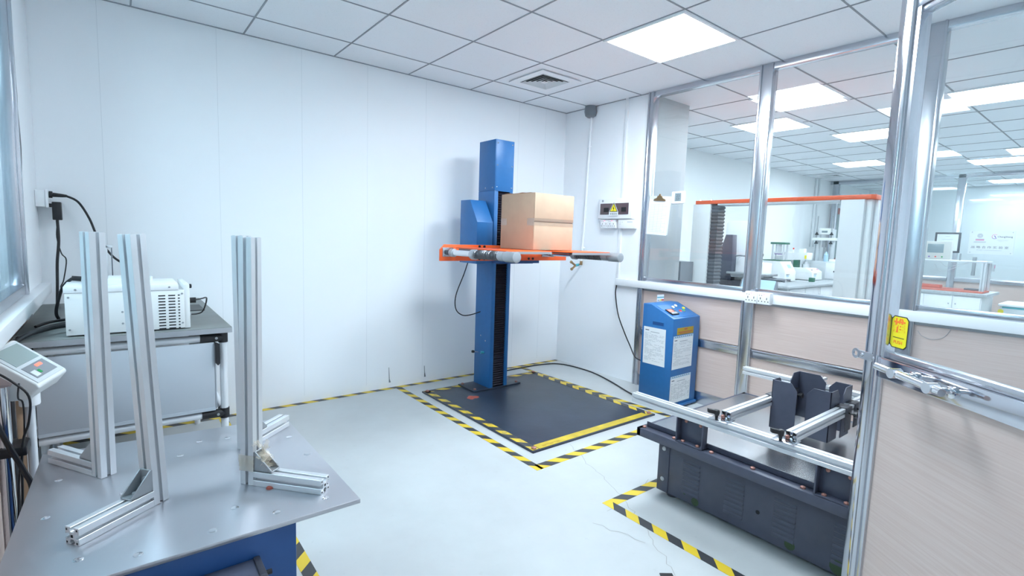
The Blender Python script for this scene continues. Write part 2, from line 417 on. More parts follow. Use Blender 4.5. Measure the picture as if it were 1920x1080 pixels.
# left partition (window_2)
LX = -4.06
W2 = sroot('window_2', (LX, -1.5, 0))
obj('frame_post', MB().box(LX - .04, LX + .01, -.69, -.62, .96, H).box(LX - .04, LX + .022, -.665, -.645, .96, H), 'steel', W2, .006)
obj('glass_pane', MB().box(LX - .03, LX - .024, -4.1, -.66, .98, H), 'glass_l', W2, smooth=0)
obj('frame_bead', MB().box(LX - .04, LX + .012, -4.1, -.66, .965, 1.01), 'steel', W2, .004)
obj('sill', MB().box(LX - .05, LX + .055, -4.1, -.06, .905, .962), 'trunk', W2, .004)
obj('end_post', MB().box(LX - .06, LX + .012, -.60, -.002, .962, H), 'wall', W2, .003)
obj('end_post', MB().box(LX - .06, LX + .004, -.46, -.002, 0, .905), 'wall', W2, .003)
obj('lower_post', MB().box(LX - .05, LX + .008, -.56, -.46, 0, .905), 'steel', W2, .004)
obj('laminate_panel', MB().box(LX - .05, LX, -4.1, -.56, .06, .905), 'pink', W2)
obj('bottom_rail', MB().box(LX - .05, LX + .008, -4.1, -.56, 0, .07), 'steel', W2, .004)
for y in (-1.86, -2.8): obj('lower_post', MB().box(LX - .05, LX + .008, y - .03, y + .03, 0, .905), 'steel', W2, .004)
g = MB()  # dark wavy strip along the steel post
pts = [(1.98, .004), (1.92, .012), (1.87, .02), (1.82, .008), (1.77, .022), (1.70, .040), (1.64, .044), (1.58, .030), (1.52, .006)]
g.prism([(-q, z) for z, q in pts] + [(.002, 1.52), (.002, 1.98)], ((LX + .012, -.618, 0), -Y, Z, X), 0, .006)
obj('wavy_dark_strip', g, 'black', W2)['label'] = 'dark wavy strip bulging from the steel post'
struct('wall_left_outer', MB().box(-5.7, -5.6, -4.3, .3, 0, H).box(-5.7, -4.12, .2, .3, 0, H).box(-5.7, -4.12, -4.4, -4.3, 0, H), 'wall_far')
struct('ceiling_left_outer', MB().box(-5.7, -4.3, -4.4, .3, H, H + .05), 'ceil')
struct('floor_left_outer', MB().box(-5.7, -4.3, -4.4, .3, -.06, 0), 'floor')

# far partition (window_3)
W3 = sroot('window_3', (7.45, -2.5, 0)); FX = 7.45
for y in (.10, -1.78, -3.7, -5.6):
    obj('post', MB().box(FX - .03, FX + .05, y - .05, y + .05, 0, H), 'steel', W3, .004)
obj('top_rail', MB().box(FX - .03, FX + .05, -5.9, .2, H - .06, H), 'steel', W3, .003)
for a, bb in ((-1.73, .05), (-3.65, -1.83), (-5.55, -3.75)):
    obj('glass_pane', MB().box(FX, FX + .006, a, bb, .87, H - .06), 'glass', W3, smooth=0)
    obj('laminate_panel', MB().box(FX, FX + .03, a, bb, .08, .80), 'pink', W3)
    obj('sill_rail', MB().box(FX - .04, FX + .05, a, bb, .80, .87), 'steel', W3, .003)
    obj('bottom_rail', MB().box(FX - .03, FX + .05, a, bb, 0, .08), 'steel', W3, .003)

# ------------------------------------------------------------------ steel framed glass door (door_1)
D1 = sroot('door_1', (-2.3, -4.04, 0))
E0 = Vector((-1.787, -3.364, 0)); DU = Vector((-.6, -.8, 0)); DN = Vector((-.8, .6, 0))
F = (E0, DU, DN, Z)                                    # u along the leaf from the free edge, v towards the room, w up
g = MB().fbox(F, -.045, -.008, -.045, 0, .02, 2.085)
obj('stile', g, 'steel_mirror', D1, .003)
g = MB().fbox(F, -.008, .033, -.040, -.004, .02, 2.085)
g.cyl(E0 + DU * .006 - DN * .004 + Z * .03, E0 + DU * .006 - DN * .004 + Z * 2.08, .011, 12)
obj('stile_bead', g, 'steel', D1, .004)
obj('stile', MB().fbox(F, .78, .845, -.045, 0, .02, 2.085), 'steel', D1, .004)
obj('top_rail', MB().fbox(F, .0, .80, -.042, -.002, 2.03, 2.085).fbox(F, .0, .80, -.042, -.008, 2.012, 2.03), 'steel', D1, .003)
obj('middle_rail', MB().fbox(F, .0, .80, -.045, .0, .898, .964), 'steel_mirror', D1, .004)
obj('middle_rail_bead', MB().fbox(F, .02, .80, -.040, -.010, .964, .984), 'steel', D1, .003)
obj('bottom_rail', MB().fbox(F, .0, .80, -.045, .0, .02, .11), 'steel', D1, .004)
obj('glass_pane', MB().fbox(F, .03, .79, -.026, -.020, .98, 2.02), 'glass', D1, smooth=0)
obj('laminate_panel', MB().fbox(F, .02, .79, -.036, -.012, .10, .90), 'pink', D1)
h = obj('pull_handle', MB().cyl(E0 + DU * .095 + DN * .062 + Z * .951, E0 + DU * .325 + DN * .062 + Z * .939, .0115, 20), 'chrome', D1)
for u, z in ((.165, .947), (.29, .941)):
    obj('handle_mount', MB().cyl(E0 + DU * u + Z * (z - .01), E0 + DU * u + DN * .05 + Z * z, .008, 14).lathe([(-.002, .017), (.006, .017), (.008, .012)], E0 + DU * u + Z * (z - .01), DN, 20)
        .cyl(E0 + DU * u + DN * .046 + Z * z, E0 + DU * u + DN * .076 + Z * z, .015, 16), 'chrome', h)
g = MB()
Fh = (E0 + DN * .001, DU, Z, DN)
oc = lambda cu, cz, r: [(cu + r * math.cos(i * math.pi / 8), cz + r * math.sin(i * math.pi / 8)) for i in range(16)]
g.fbox(F, -.062, .018, .0, .004, .940, .966)
ring = oc(-.079, .952, .017); inn = oc(-.079, .952, .009)
for i in range(16):
    j = (i + 1) % 16; g.prism([ring[i], ring[j], inn[j], inn[i]], Fh, 0, .004)
for u in (-.05, .004): g.lathe([(0, .007), (.003, .006), (.004, .002)], E0 + DU * u + DN * .004 + Z * .953, DN, 12)
obj('hasp', g, 'steel', D1)
# push sticker
st = []
for cu, cz, sx, sz in ((.035, 1.004, 1, 1), (.097, 1.004, -1, 1), (.097, 1.099, -1, -1), (.035, 1.099, 1, -1)):
    c = .009
    a1, a2 = (cu, cz + sz * c), (cu + sx * c, cz)
    st += [a1, a2] if (sx * sz > 0) else [a2, a1]
g = MB().prism(st, (E0 - DN * .0195, DU, Z, DN), 0, .0008)
cx, cz = .066, 1.0515
g2 = MB().prism([(cx + (p[0] - cx) * 1.09, cz + (p[1] - cz) * 1.06) for p in st], (E0 - DN * .0198, DU, Z, DN), 0, .0005)
sk = obj('push_sticker', g, 'yel', D1); sk['label'] = 'yellow push sticker with black edge'
obj('sticker_edge', g2, 'black', sk)
FT = lambda u, z: (E0 + DU * u + DN * (-.0184) + Z * z, DU, Z)
text('sticker_character', '\u63a8', .046, FT(.066, 1.069), 'orangetext', sk, bold=.0012)
obj('sticker_line', MB().fbox(F, .045, .088, -.0187, -.0180, 1.0335, 1.0355), 'black', sk)
text('sticker_word', 'PUSH', .0145, FT(.066, 1.0195), 'orangetext', sk)

# reddish door far away in the neighbouring room (door_2)
D2 = sroot('door_2', (7.85, .19, 0))
obj('door_frame', MB().box(7.55, 7.65, .17, .2, 0, 2.1).box(8.05, 8.15, .17, .2, 0, 2.1).box(7.65, 8.05, .17, .2, 1.98, 2.1).box(7.65, 8.05, .172, .2, 1.02, 1.08), 'maroon', D2, .004)
obj('door_pane', MB().box(7.65, 8.05, .186, .192, 1.08, 1.98), 'lcdg', D2)
obj('door_leaf', MB().box(7.65, 8.05, .18, .2, 0, 1.02), 'maroon', D2)

# ------------------------------------------------------------------ ceiling lights and vents
def light(x0, y0, label, first=[], store={}):
    t = thing('ceiling_light', label, 'ceiling light', (x0 + .3, y0 - .3, H - .014), 'square ceiling light panels')
    if not first:
        c = Vector((x0 + .3, y0 - .3, 0)); f = MB()
        for a in ((-.298, .298, .280, .298), (-.298, .298, -.298, -.280), (-.298, -.280, -.28, .28), (.280, .298, -.28, .28)):
            f.box(c.x + a[0], c.x + a[1], c.y + a[2], c.y + a[3], H - .014, H - .001)
        first.append(obj('frame', f, 'trunk', t, smooth=0))
        first.append(obj('diffuser', MB().box(c.x - .281, c.x + .281, c.y - .281, c.y + .281, H - .010, H - .002), 'lamp', t, smooth=0))
    else:
        for ch in first[:2]:
            k = ch.copy(); C.objects.link(k); k.parent = t
            if x0 > 0 and ch.name.startswith('diffuser'):
                if 'nb' not in store:
                    store['nb'] = ch.data.copy(); store['nb'].materials[0] = M['lamp_nb']
                k.data = store['nb']
    return t
light(-1.1908, -1.5568, 'large square white light panel in the ceiling above the black floor plate')
light(-2.3908, -2.1568, 'square white light panel in the ceiling above the middle of the near floor')
light(.745, -1.53, 'largest square light panel seen through the glass beside the first steel mullion')
light(1.585, -.90, 'square light panel crossing behind the steel mullion, next to the biggest one behind the glass')
light(2.74, -1.46, 'middle light panel behind the glass, half hidden by the door edge')
light(4.93, -.69, 'small far light panel behind the glass, just above the orange crossbeam')
light(1.63, -2.70, 'large light panel seen through the open glass door')
light(4.95, -2.60, 'light panel at the picture edge seen through the glass door, above a flatter one')
light(5.70, -2.11, 'flat looking light panel seen through the door glass, left of the frame edge')
light(8.50, -1.90, 'farthest light panel seen through the door glass, behind the far partition beam')
light(8.50, -3.75, 'unseen light panel added to brighten the farthest room, hidden to the right')  # extra panel out of view, added to brighten the farthest room
light(3.4, -3.7, 'unseen added light panel of the neighbouring room hidden beyond the door')  # out of view; added for the lighting of the neighbouring room
light(-5.2, -1.6, 'unseen added light panel of the room behind the left window')  # added lamp, never in view, lights the space behind the side window

def vent(x, y, label, s=.21):
    t = thing('ceiling_vent', label, 'vent', (x, y, H - .02), 'square ceiling vents')
    f = MB()
    def ring(o, i, z0, z1, zz=None):
        a = [(-o, -o), (o, -o), (o, o), (-o, o)]; c = [(-i, -i), (i, -i), (i, i), (-i, i)]
        zi = z0 if zz is None else zz
        for k in range(4):
            j = (k + 1) % 4
            p = [Vector((x + a[k][0], y + a[k][1], z0)), Vector((x + a[j][0], y + a[j][1], z0)), Vector((x + c[j][0], y + c[j][1], zi)), Vector((x + c[k][0], y + c[k][1], zi))]
            f._add(p + [q + Vector((0, 0, z1 - z0)) for q in p], [(0, 1, 2, 3), (7, 6, 5, 4), (0, 4, 5, 1), (1, 5, 6, 2), (2, 6, 7, 3), (3, 7, 4, 0)])
    ring(s, s * .69, H - .012, H - .006); obj('frame', f, 'trunk', t, smooth=0)
    obj('recess', MB().box(x - s * .7, x + s * .7, y - s * .7, y + s * .7, H - .003, H - .001), 'hole', t)
    for k in range(4):
        f = MB(); o = s * (.66 - .15 * k); ring(o, o - s * .11, H - .012 + .002 * k - .004, H - .010 + .002 * k - .004, H - .004); obj('louvre', f, 'pale', t, smooth=0)
    obj('centre_plate', MB().box(x - s * .11, x + s * .11, y - s * .11, y + s * .11, H - .016, H - .013).lathe([(0, .012), (.004, .01)], (x, y, H - .016), -Z, 14), 'trunk', t, smooth=0)
vent(-.89, -.657, 'square louvred air vent in the near ceiling close to the corner')
vent(6.45, -.15, 'small far air vent in the ceiling behind the glass')

# ------------------------------------------------------------------ floor markings
def tape(label, segs, mat='stripe'):
    g = MB()
    for p0, p1, wd, sd in segs: g.strip(p0, p1, wd, .0004, sd)
    t = obj('floor_tape', g, mat, smooth=0); return tag(t, label, 'floor tape')
tape('black and yellow striped tape along the foot of the back wall', [((-4.0, -.052), (-.02, -.052), .048, 1)])
tape('black and yellow striped tape on the left side of the black floor plate', [((-1.890, -1.868), (-1.890, -.055), .05, -1)])
tape('black and yellow striped tape in front of the black floor plate', [((-1.86, -1.868), (-.3, -1.845), .062, 1)])
tape('black and yellow striped tape on the right side of the black floor plate', [((-.50, -1.80), (-.575, -.055), .05, -1)])
tape('black and yellow striped tape around the dark vibration table', [((-1.85, -2.315), (-1.85, -4.0), .052, 1), ((-1.80, -2.37), (-1.30, -2.37), .055, 1)])
tape('black and yellow striped tape passing under the bench and the blue table base', [((-3.20, -.06), (-3.20, -3.3), .05, 1)])
cr = MB()
def crack(p):
    for a, bb in zip(p, p[1:]):
        d = Vector((bb[0] - a[0], bb[1] - a[1])).normalized() * .0016; q = Vector((-d.y, d.x))
        cr._add([(a[0] - q.x, a[1] - q.y, .0008), (bb[0] - q.x, bb[1] - q.y, .0008), (bb[0] + q.x, bb[1] + q.y, .0008), (a[0] + q.x, a[1] + q.y, .0008)], [(0, 1, 2, 3)])
def jag(p0, p1, n, amp):
    P = [(p0[0] + (p1[0] - p0[0]) * i / n + random.uniform(-amp, amp), p0[1] + (p1[1] - p0[1]) * i / n + random.uniform(-amp, amp)) for i in range(n + 1)]
    crack(P); return P
P = jag((-1.47, -1.70), (-1.62, -2.05), 9, .014); P = jag(P[-1], (-1.72, -2.32), 8, .012); P = jag(P[-1], (-2.02, -2.85), 16, .014); jag((-1.94, -2.65), (-2.02, -2.42), 6, .01)
jag((-1.45, -2.30), (-1.9, -2.38), 8, .012)
struct('trim_floor_cracks', cr, 'crack', smooth=0)
t = obj('tape_scrap', MB().fbox(((-2.055, -2.835, .0004), Vector((.8, -.6, 0)), Vector((.6, .8, 0)), Z), -.025, .025, -.011, .011, 0, .004), 'black')
tag(t, 'small black scrap lying on the bare floor near the frame bottom', 'scrap')

# ------------------------------------------------------------------ black floor plate of the drop tester
t = thing('floor_plate', 'large dark grey square steel plate on the floor in front of the blue column', 'floor plate', (-1.17, -.98, 0))
obj('plate', MB().box(-1.765, -.555, -1.685, -.27, .0, .012), 'mat', t, .002)
for p0, p1, wd, sd, mt in (((-1.755, -1.67), (-1.755, -.29), .05, -1, 'stripe_worn'), ((-.565, -1.67), (-.565, -.29), .05, 1, 'stripe_worn'), ((-1.755, -.335), (-.57, -.335), .05, 1, 'stripe_worn')):
    obj('edge_tape', MB().strip(p0, p1, wd, .0121, sd), mt, t, smooth=0)
g = MB().box(-1.70, -.62, -1.672, -1.61, .0122, .0128)
for k in range(5): g.box(-1.66 + k * .03, -1.63 + k * .03, -1.66 + (k % 2) * .01, -1.64, .0128, .013, 1)
obj('edge_tape', g, ['yellow', 'ochre'], t, smooth=0)['label'] = 'plain yellow front edge tape'
for x, y in ((-1.73, -1.65), (-.585, -1.65), (-.585, -.30), (-1.73, -.30)):
    obj('bolt', MB().lathe([(0, .016), (.008, .016), (.012, .010)], (x, y, .0125), Z, 14), 'screw', t)
g = MB()
for i in range(9): g.lathe([(0, random.uniform(.012, .03)), (.0004, .008)], (-1.50 + random.uniform(-.03, .04), -.63 + random.uniform(-.025, .025), .0122), Z, 10)
obj('paint_stain', g, 'rust', t)

# ------------------------------------------------------------------ drop tester
DT = thing('drop_tester', 'tall blue drop test machine with bellows column and orange fork arms near the back wall', 'drop tester', (-1.18, -.42, .0125))
obj('base_plate', MB().box(-1.425, -.928, -.53, -.285, .0125, .024), 'mat', DT, .002)
for x, y in ((-1.395, -.50), (-1.395, -.31), (-.955, -.50), (-.955, -.31)):
    obj('base_bolt', MB().lathe([(0, .012), (.009, .012), (.012, .008)], (x, y, .024), Z, 8), 'screw', DT)
x0, x1, y0, y1, zt = -1.273, -1.083, -.532, -.300, 2.085
zp = 1.676
g = MB()
g.box(x0, x0 + .038, y0, y1, .024, zp)                 # left side of the column shell, with its lip
g.box(x1 - .032, x1, y0, y1, .024, zp)
g.box(x0 + .038, x1 - .032, y1 - .02, y1, .024, zp)
g.box(x0, x1, y0, y1, zp, zt)
obj('column', g, 'blue', DT, .003)
obj('cover_panel', MB().box(x0 + .006, x1 - .006, y0 - .003, y0 - .0005, zp - .004, zt - .004), 'blue', DT, .001)
for x in (x0 + .02, x1 - .02):
    for z in (zt - .03, (zp + zt) / 2, zp + .03):
        obj('panel_screw', MB().lathe([(0, .006), (.003, .004)], (x, y0 - .003, z), -Y, 10), 'chrome', DT)
for y, z in ((-.50, 1.70), (-.40, 1.70), (-.46, .42), (-.39, .455)):
    obj('panel_screw', MB().lathe([(0, .006), (.003, .004)], (x0, y, z), -X, 10), 'midgrey', DT)
n = 96; pr = []
for i in range(n + 1):
    z = .03 + (1.115 - .03) * i / n; pr.append((0.010 if i % 2 else 0.0, z))
bx0, bx1 = x0 + .0385, x1 - .0325
def bellows(z0, z1, n):
    q = [((.011 if i % 2 else 0), z0 + (z1 - z0) * i / n) for i in range(n + 1)]
    return MB().prism([(-.05, z0)] + q + [(-.05, z1)], ((bx0, y0 + .018, 0), -Y, Z, X), 0, bx1 - bx0)
obj('bellows', bellows(.03, 1.105, 110), 'bellows', DT, smooth=0)
obj('bellows', bellows(1.235, zp - .002, 46), 'bellows', DT, smooth=0)
# carriage, motor cover
obj('carriage', MB().box(x0 - .02, -.93, y0 - .112, y0 - .002, 1.085, 1.215), 'bluedark', DT, .003)
obj('carriage', MB().box(-.99, -.86, y0 - .11, y0 - .06, 1.088, 1.11), 'bluedark', DT, .002)
g = MB().prism([(-.30, 1.08), (-.55, 1.08), (-.55, 1.415), (-.44, 1.592), (-.30, 1.592)], ((x0 - .175, 0, 0), Y, Z, X), 0, .155)
obj('motor_cover', g, 'blue', DT, .003)
# orange cross plate
yb = y0 - .118; ZB0, ZB1 = 1.112, 1.234
poly = [(-1.846, ZB0), (-.565, ZB0), (-.565, ZB1 - .04), (-.60, ZB1), (-1.81, ZB1), (-1.846, ZB1 - .038)]
obj('cross_plate', MB().prism(poly, ((0, yb, 0), X, Z, -Y), 0, .016), 'orange', DT, .002)
yp = yb - .016
for x in (-1.50, -1.455, -1.0, -.955):
    for z in (1.128, 1.222):
        obj('plate_bolt', MB().lathe([(0, .0105), (.006, .0105), (.007, .006)], (x, yp, z), -Y, 10), 'black', DT)
for xa, sgn, lab in ((-1.785, 1, 'left'), (-.815, -1, 'right')):
    ya, ye = yp, -1.49; zc = 1.176
    arm = obj('fork_arm', MB().cyl((xa, ya - .05, zc), (xa, -1.02, zc + .003), .021, 20).cyl((xa, -1.0, zc + .003), (xa, ye + .02, zc + .004), .0135, 16), 'chrome', DT)
    arm['label'] = 'chrome shock absorber rod' 
    obj('mount_plate', MB().box(xa - .045, xa + .045, ya - .012, ya, zc - .032, zc + .036), 'steel', arm, .002)
    obj('clevis', MB().box(xa - .020, xa - .009, ya - .062, ya - .012, zc - .018, zc + .018).box(xa + .009, xa + .020, ya - .062, ya - .012, zc - .018, zc + .018).cyl((xa - .024, ya - .045, zc), (xa + .024, ya - .045, zc), .008), 'spring', arm, .001)
    obj('collar', MB().cyl((xa, ya - .06, zc), (xa, ya - .10, zc), .030, 22), 'silver', arm, .003)
    obj('collar', MB().cyl((xa, -1.0, zc), (xa, -1.045, zc), .035, 24), 'silver', arm, .003)
    obj('spring_gap_shade', MB().cyl((xa, -1.046, zc + .003), (xa, -1.314, zc + .004), .0185, 18), 'greyp', arm)  # added dark core standing in for the shade between the coils
    obj('coil_spring', MB().coil((xa, -1.045, zc + .003), (xa, -1.315, zc + .004), .026, .0055, 15), 'spring', arm)
    obj('collar', MB().cyl((xa, -1.315, zc + .004), (xa, -1.375, zc + .004), .031, 24), 'silver', arm, .003)
    obj('end_cap', MB().cyl((xa, -1.38, zc + .004), (xa, ye, zc + .004), .034, 28), 'silver', arm, .004)
    xs = sorted((xa + sgn * .042, xa + sgn * .43)); yf = -1.33 if lab == 'left' else -1.42
    zs = 1.2075
    w_ = obj('support_flap', MB().box(xs[0], xs[1], yf, ya - .05, zs, zs + .008), 'orange', DT, .001)
    obj('flap_edge', MB().box(xs[0], xs[1], yf - .004, yf - .0005, zs - .013, zs + .003), 'silver', w_)
    obj('hinge_bar', MB().box(xa + sgn * .035, xa + sgn * .06, -1.10, ya - .10, zs - .022, zs - .0005).box(xa + sgn * .012, xa + sgn * .06, -1.06, -1.02, zs - .026, zs - .012), 'spring', w_, .001)
# trailing cable and clamp
obj('machine_cable', MB().tube([(-1.43, -.40, 1.08), (-1.44, -.36, .98), (-1.475, -.30, .80), (-1.46, -.28, .68), (-1.40, -.29, .625), (-1.34, -.33, .63), (-1.275, -.38, .66)], .0045), 'cable', DT)
obj('air_valve', MB().cyl((x0, -.44, .315), (x0 - .10, -.44, .335), .006, 10).cyl((x0 - .10, -.44, .335), (x0 - .118, -.44, .338), .011, 12, m=1).cyl((x0, -.44, .315), (x0 - .03, -.44, .32), .011, 12, m=2), ['chrome', 'black', 'cyan'], DT)

# carton on the forks
bx = (-1.412, -1.030); by = (-1.200, -.815); bz0, bz1 = 1.2175, 1.618
t = thing('cardboard_box', 'brown cardboard box lying on the orange fork arms with its taped flaps facing out', 'box', ((bx[0] + bx[1]) / 2, (by[0] + by[1]) / 2, bz0))
obj('carton_body', MB().box(bx[0], bx[1], by[0] + .005, by[1], bz0, bz1), 'card', t, .004)
zm = bz0 + (bz1 - bz0) * .50
obj('flap', MB().box(bx[0] + .002, bx[1] - .001, by[0], by[0] + .0045, bz0 + .002, zm - .004), 'card', t, .0015)
g = MB().box(bx[0] + .002, bx[1] - .001, by[0] - .002, by[0] + .0045, zm + .004, bz1 - .001)
obj('flap', g, 'card', t, .0015)
obj('flap_gap', MB().box(bx[0] + .003, bx[1] - .002, by[0] + .003, by[0] + .0049, zm - .0045, zm + .0045), 'carde', t)
obj('packing_tape', MB().box(bx[0] - .0005, bx[1] + .0005, by[0] - .0032, by[0] - .0024, zm - .028, zm + .024)
    .box(bx[0] - .0012, bx[0] - .0004, by[0] - .0032, by[0] + .075, zm - .028, zm + .024), 'film', t)['label'] = 'clear packing tape across the flap seam'
obj('packing_tape', MB().box(bx[0] - .0012, bx[0] - .0004, by[1] - .075, by[1], zm - .028, zm + .022), 'film', t)
g = MB()
pts = [(by[0] + .01, bz1 - .002)] + [(by[0] + (by[1] - by[0]) * i / 8, bz1 + random.uniform(.001, .006)) for i in range(1, 8)] + [(by[1] - .01, bz1 - .002)]
g.prism(pts, ((bx[0] + .001, 0, 0), Y, Z, X), 0, .004)
obj('torn_edge', g, 'carde', t)

# ------------------------------------------------------------------ short wall: pipe, fuse box, sockets, clipboard
t = thing('water_pipe', 'thin white water pipe running down the short wall to a brass tap', 'pipe', (0, -.36, 1.08))
obj('pipe', MB().tube([(-.02, -.372, H - .107), (-.02, -.345, 1.5), (-.02, -.325, 1.075)], .011, 12, 1), 'trunk', t)
for y, z in ((-.360, 2.21), (-.333, 1.22)): obj('clip', MB().cyl((-.02, y, z - .008), (-.02, y, z + .008), .016, 14).box(-.02, -.001, y - .016, y + .016, z - .006, z + .006), 'trunk', t)
tp = obj('tap_elbow', MB().cyl((-.02, -.325, 1.085), (-.02, -.325, 1.045), .014, 14).cyl((-.02, -.325, 1.055), (-.075, -.325, 1.045), .009, 12), 'brass', t, .001)
obj('tap_valve', MB().cyl((-.055, -.325, 1.048), (-.10, -.325, 1.040), .013, 14), 'cyan', tp, .002)
obj('tap_outlet', MB().cyl((-.098, -.325, 1.04), (-.15, -.32, 1.072), .010, 12).lathe([(0, .014), (.012, .014)], (-.15, -.32, 1.072), (-.85, 0, .52), 12), 'brass', tp)
obj('tap_outlet', MB().cyl((-.098, -.325, 1.04), (-.15, -.33, 1.008), .010, 12).lathe([(0, .014), (.012, .014)], (-.15, -.33, 1.008), (-.85, 0, -.52), 12), 'brass', tp)
t = obj('pipe_plug', MB().lathe([(0, .055), (.05, .062), (.09, .052), (.105, .03)], (-.035, -.373, H - .002), -Z, 18), 'greyp')
tag(t, 'dark grey foam plug around the water pipe at the ceiling edge', 'plug')
t = thing('fuse_box', 'white wall fuse box with smoked cover and a yellow lightning warning triangle', 'fuse box', (0, -.76, 1.50))
obj('housing', MB().box(-.055, -.0005, -.965, -.555, 1.50, 1.69).box(-.062, -.055, -.955, -.565, 1.505, 1.685), 'trunk', t, .006)
obj('smoked_cover', MB().box(-.068, -.062, -.925, -.588, 1.542, 1.645), 'darkfilm', t, .004)
obj('breaker_window', MB().box(-.0695, -.068, -.900, -.845, 1.565, 1.605).box(-.0695, -.068, -.695, -.635, 1.565, 1.605), 'hole', t)
FB = ((-.0705, -.757, 0), -Y, Z, -X)
def tri(cz, r): return [(0, cz + r), (-r * .866, cz - r * .5), (r * .866, cz - r * .5)]
wl = obj('warning_sign', MB().prism(tri(1.594, .064), FB, -.001, .0005), 'paper', t); wl['label'] = 'yellow and black lightning warning triangle'
obj('sign_border', MB().prism(tri(1.594, .057), FB, .0005, .0010), 'black', wl)
obj('sign_field', MB().prism(tri(1.5935, .044), FB, .0010, .0014), 'yel', wl)
obj('lightning_bolt', MB().prism([(.006, 1.624), (-.010, 1.594), (-.001, 1.596), (-.006, 1.576), (.010, 1.602), (.001, 1.600)], FB, .0014, .0018).prism([(-.006, 1.578), (.002, 1.579), (-.006, 1.573)], FB, .0014, .0018), 'black', wl)
obj('sign_caption', MB().fbox(FB, -.054, .054, 1.530, 1.562, -.001, .0006), 'paper', wl)
text('caption_text', '\u6709\u7535\u5371\u9669', .022, ((-.0712, -.757, 1.546), -Y, Z), 'inkdark', wl)
obj('maker_mark', MB().lathe([(0, .011), (.0006, .011)], (-.0622, -.612, 1.669), -X, 16), 'ink', t)
def sock(name, label, y0, y1, z0, z1, xf, n, dep=.045, xw=-.0005, glow=True):
    t = thing(name, label, 'socket', (xw, (y0 + y1) / 2, z0))
    obj('back_box', MB().box(xw - dep * .7, xw, y1, y0, z0, z1), 'trunk', t, .003)
    w_ = (y0 - y1) / n
    for k in range(n):
        ya = y0 - k * w_; f = obj('face_plate', MB().box(xw - dep, xw - dep * .7, ya - w_ + .0015, ya - .0015, z0 + .001, z1 - .001), 'trunk', t, .002)
        g = MB(); yc = ya - w_ / 2; hh = z1 - z0; xx = xw - dep
        for dy in (-.24, .24):
            c = yc + dy * w_
            g.box(xx - .0006, xx, c - .0025, c + .0025, z0 + hh * .42, z0 + hh * .60)
            for e in (-.011, .011): g.box(xx - .0006, xx, c + e - .0035, c + e + .0035, z0 + hh * .22, z0 + hh * .30)
        g.box(xx - .0006, xx, yc + .30 * w_, yc + .36 * w_, z0 + hh * .74, z0 + hh * .80).box(xx - .0006, xx, yc + .12 * w_, yc + .18 * w_, z0 + hh * .74, z0 + hh * .80)
        obj('pin_holes', g, 'hole', f, smooth=0)
        obj('indicator', MB().box(xx - .001, xx, yc - .02 * w_ - .004, yc - .02 * w_ + .004, z0 + hh * .84, z0 + hh * .90), 'glow_red', f, smooth=0)
        obj('switch', MB().box(xx - .003, xx, yc - .36 * w_, yc - .20 * w_, z0 + hh * .72, z0 + hh * .86), 'trunk', f, .001)
    return t
sock('power_socket', 'white double power socket just below the left half of the fuse box', -.582, -.765, 1.415, 1.496, 0, 2)
t = thing('meter_box', 'small white meter box below the right half of the fuse box', 'meter box', (0, -.89, 1.415))
obj('housing', MB().box(-.05, -.0005, -.985, -.80, 1.414, 1.496), 'trunk', t, .004)
g = MB()
for z in (1.474, 1.468): g.box(-.0506, -.05, -.965, -.905, z, z + .003)
for y, z in ((-.825, 1.47), (-.825, 1.452), (-.85, 1.47)): g.box(-.0506, -.05, y - .003, y + .003, z, z + .005)
obj('printed_marks', g, 'ink', t, smooth=0)
sock('power_socket', 'white double power socket on the white trunking in front of the steel mullion', -2.058, -2.242, .882, .966, 0, 2, .045, -.0365)
# clipboard on the glass
Fc = ((-.012, -1.20, 1.37), Vector((0, -.998, -.06)).normalized(), Vector((0, -.06, .998)).normalized(), -X)
t = thing('clipboard', 'clipboard with a white form hanging on the glass next to the thermometer', 'clipboard', (-.008, -1.20, 1.37))
obj('board', MB().fbox(Fc, -.105, .11, .0, .325, -.004, .0), 'pale', t, .001)
g = MB().fbox(Fc, -.108, .102, -.006, .30, .0005, .0025)
for k in range(17): g.fbox(Fc, -.085, .08 - (k * 37 % 5) * .012, .02 + k * .0145, .0215 + k * .0145, .0025, .0028, 1)
for k in range(5): g.fbox(Fc, -.085 + k * .04, -.084 + k * .04, .02, .255, .0025, .0028, 1)
obj('paper_sheet', g, ['paper', 'ink'], t, smooth=0)
obj('clip', MB().prism([(-.06, .285), (.06, .285), (.055, .300), (.03, .308), (.022, .325), (.008, .330), (.006, .343), (-.006, .343), (-.008, .330), (-.022, .325), (-.03, .308), (-.055, .300)], Fc, .003, .012), 'brass', t, .001)
t = thing('wall_thermometer', 'small white digital thermometer on the glass beside the clipboard', 'thermometer', (-.004, -1.393, 1.62))
obj('case', MB().box(-.02, .005, -1.455, -1.333, 1.623, 1.726), 'trunk', t, .008, 3)
obj('display', MB().box(-.0212, -.02, -1.428, -1.368, 1.645, 1.712), 'lcd', t)
text('display_digits', '23', .034, ((-.0216, -1.398, 1.688), -Y, Z), 'inkdark', t)
text('display_digits', '57', .030, ((-.0216, -1.398, 1.660), -Y, Z), 'inkdark', t)

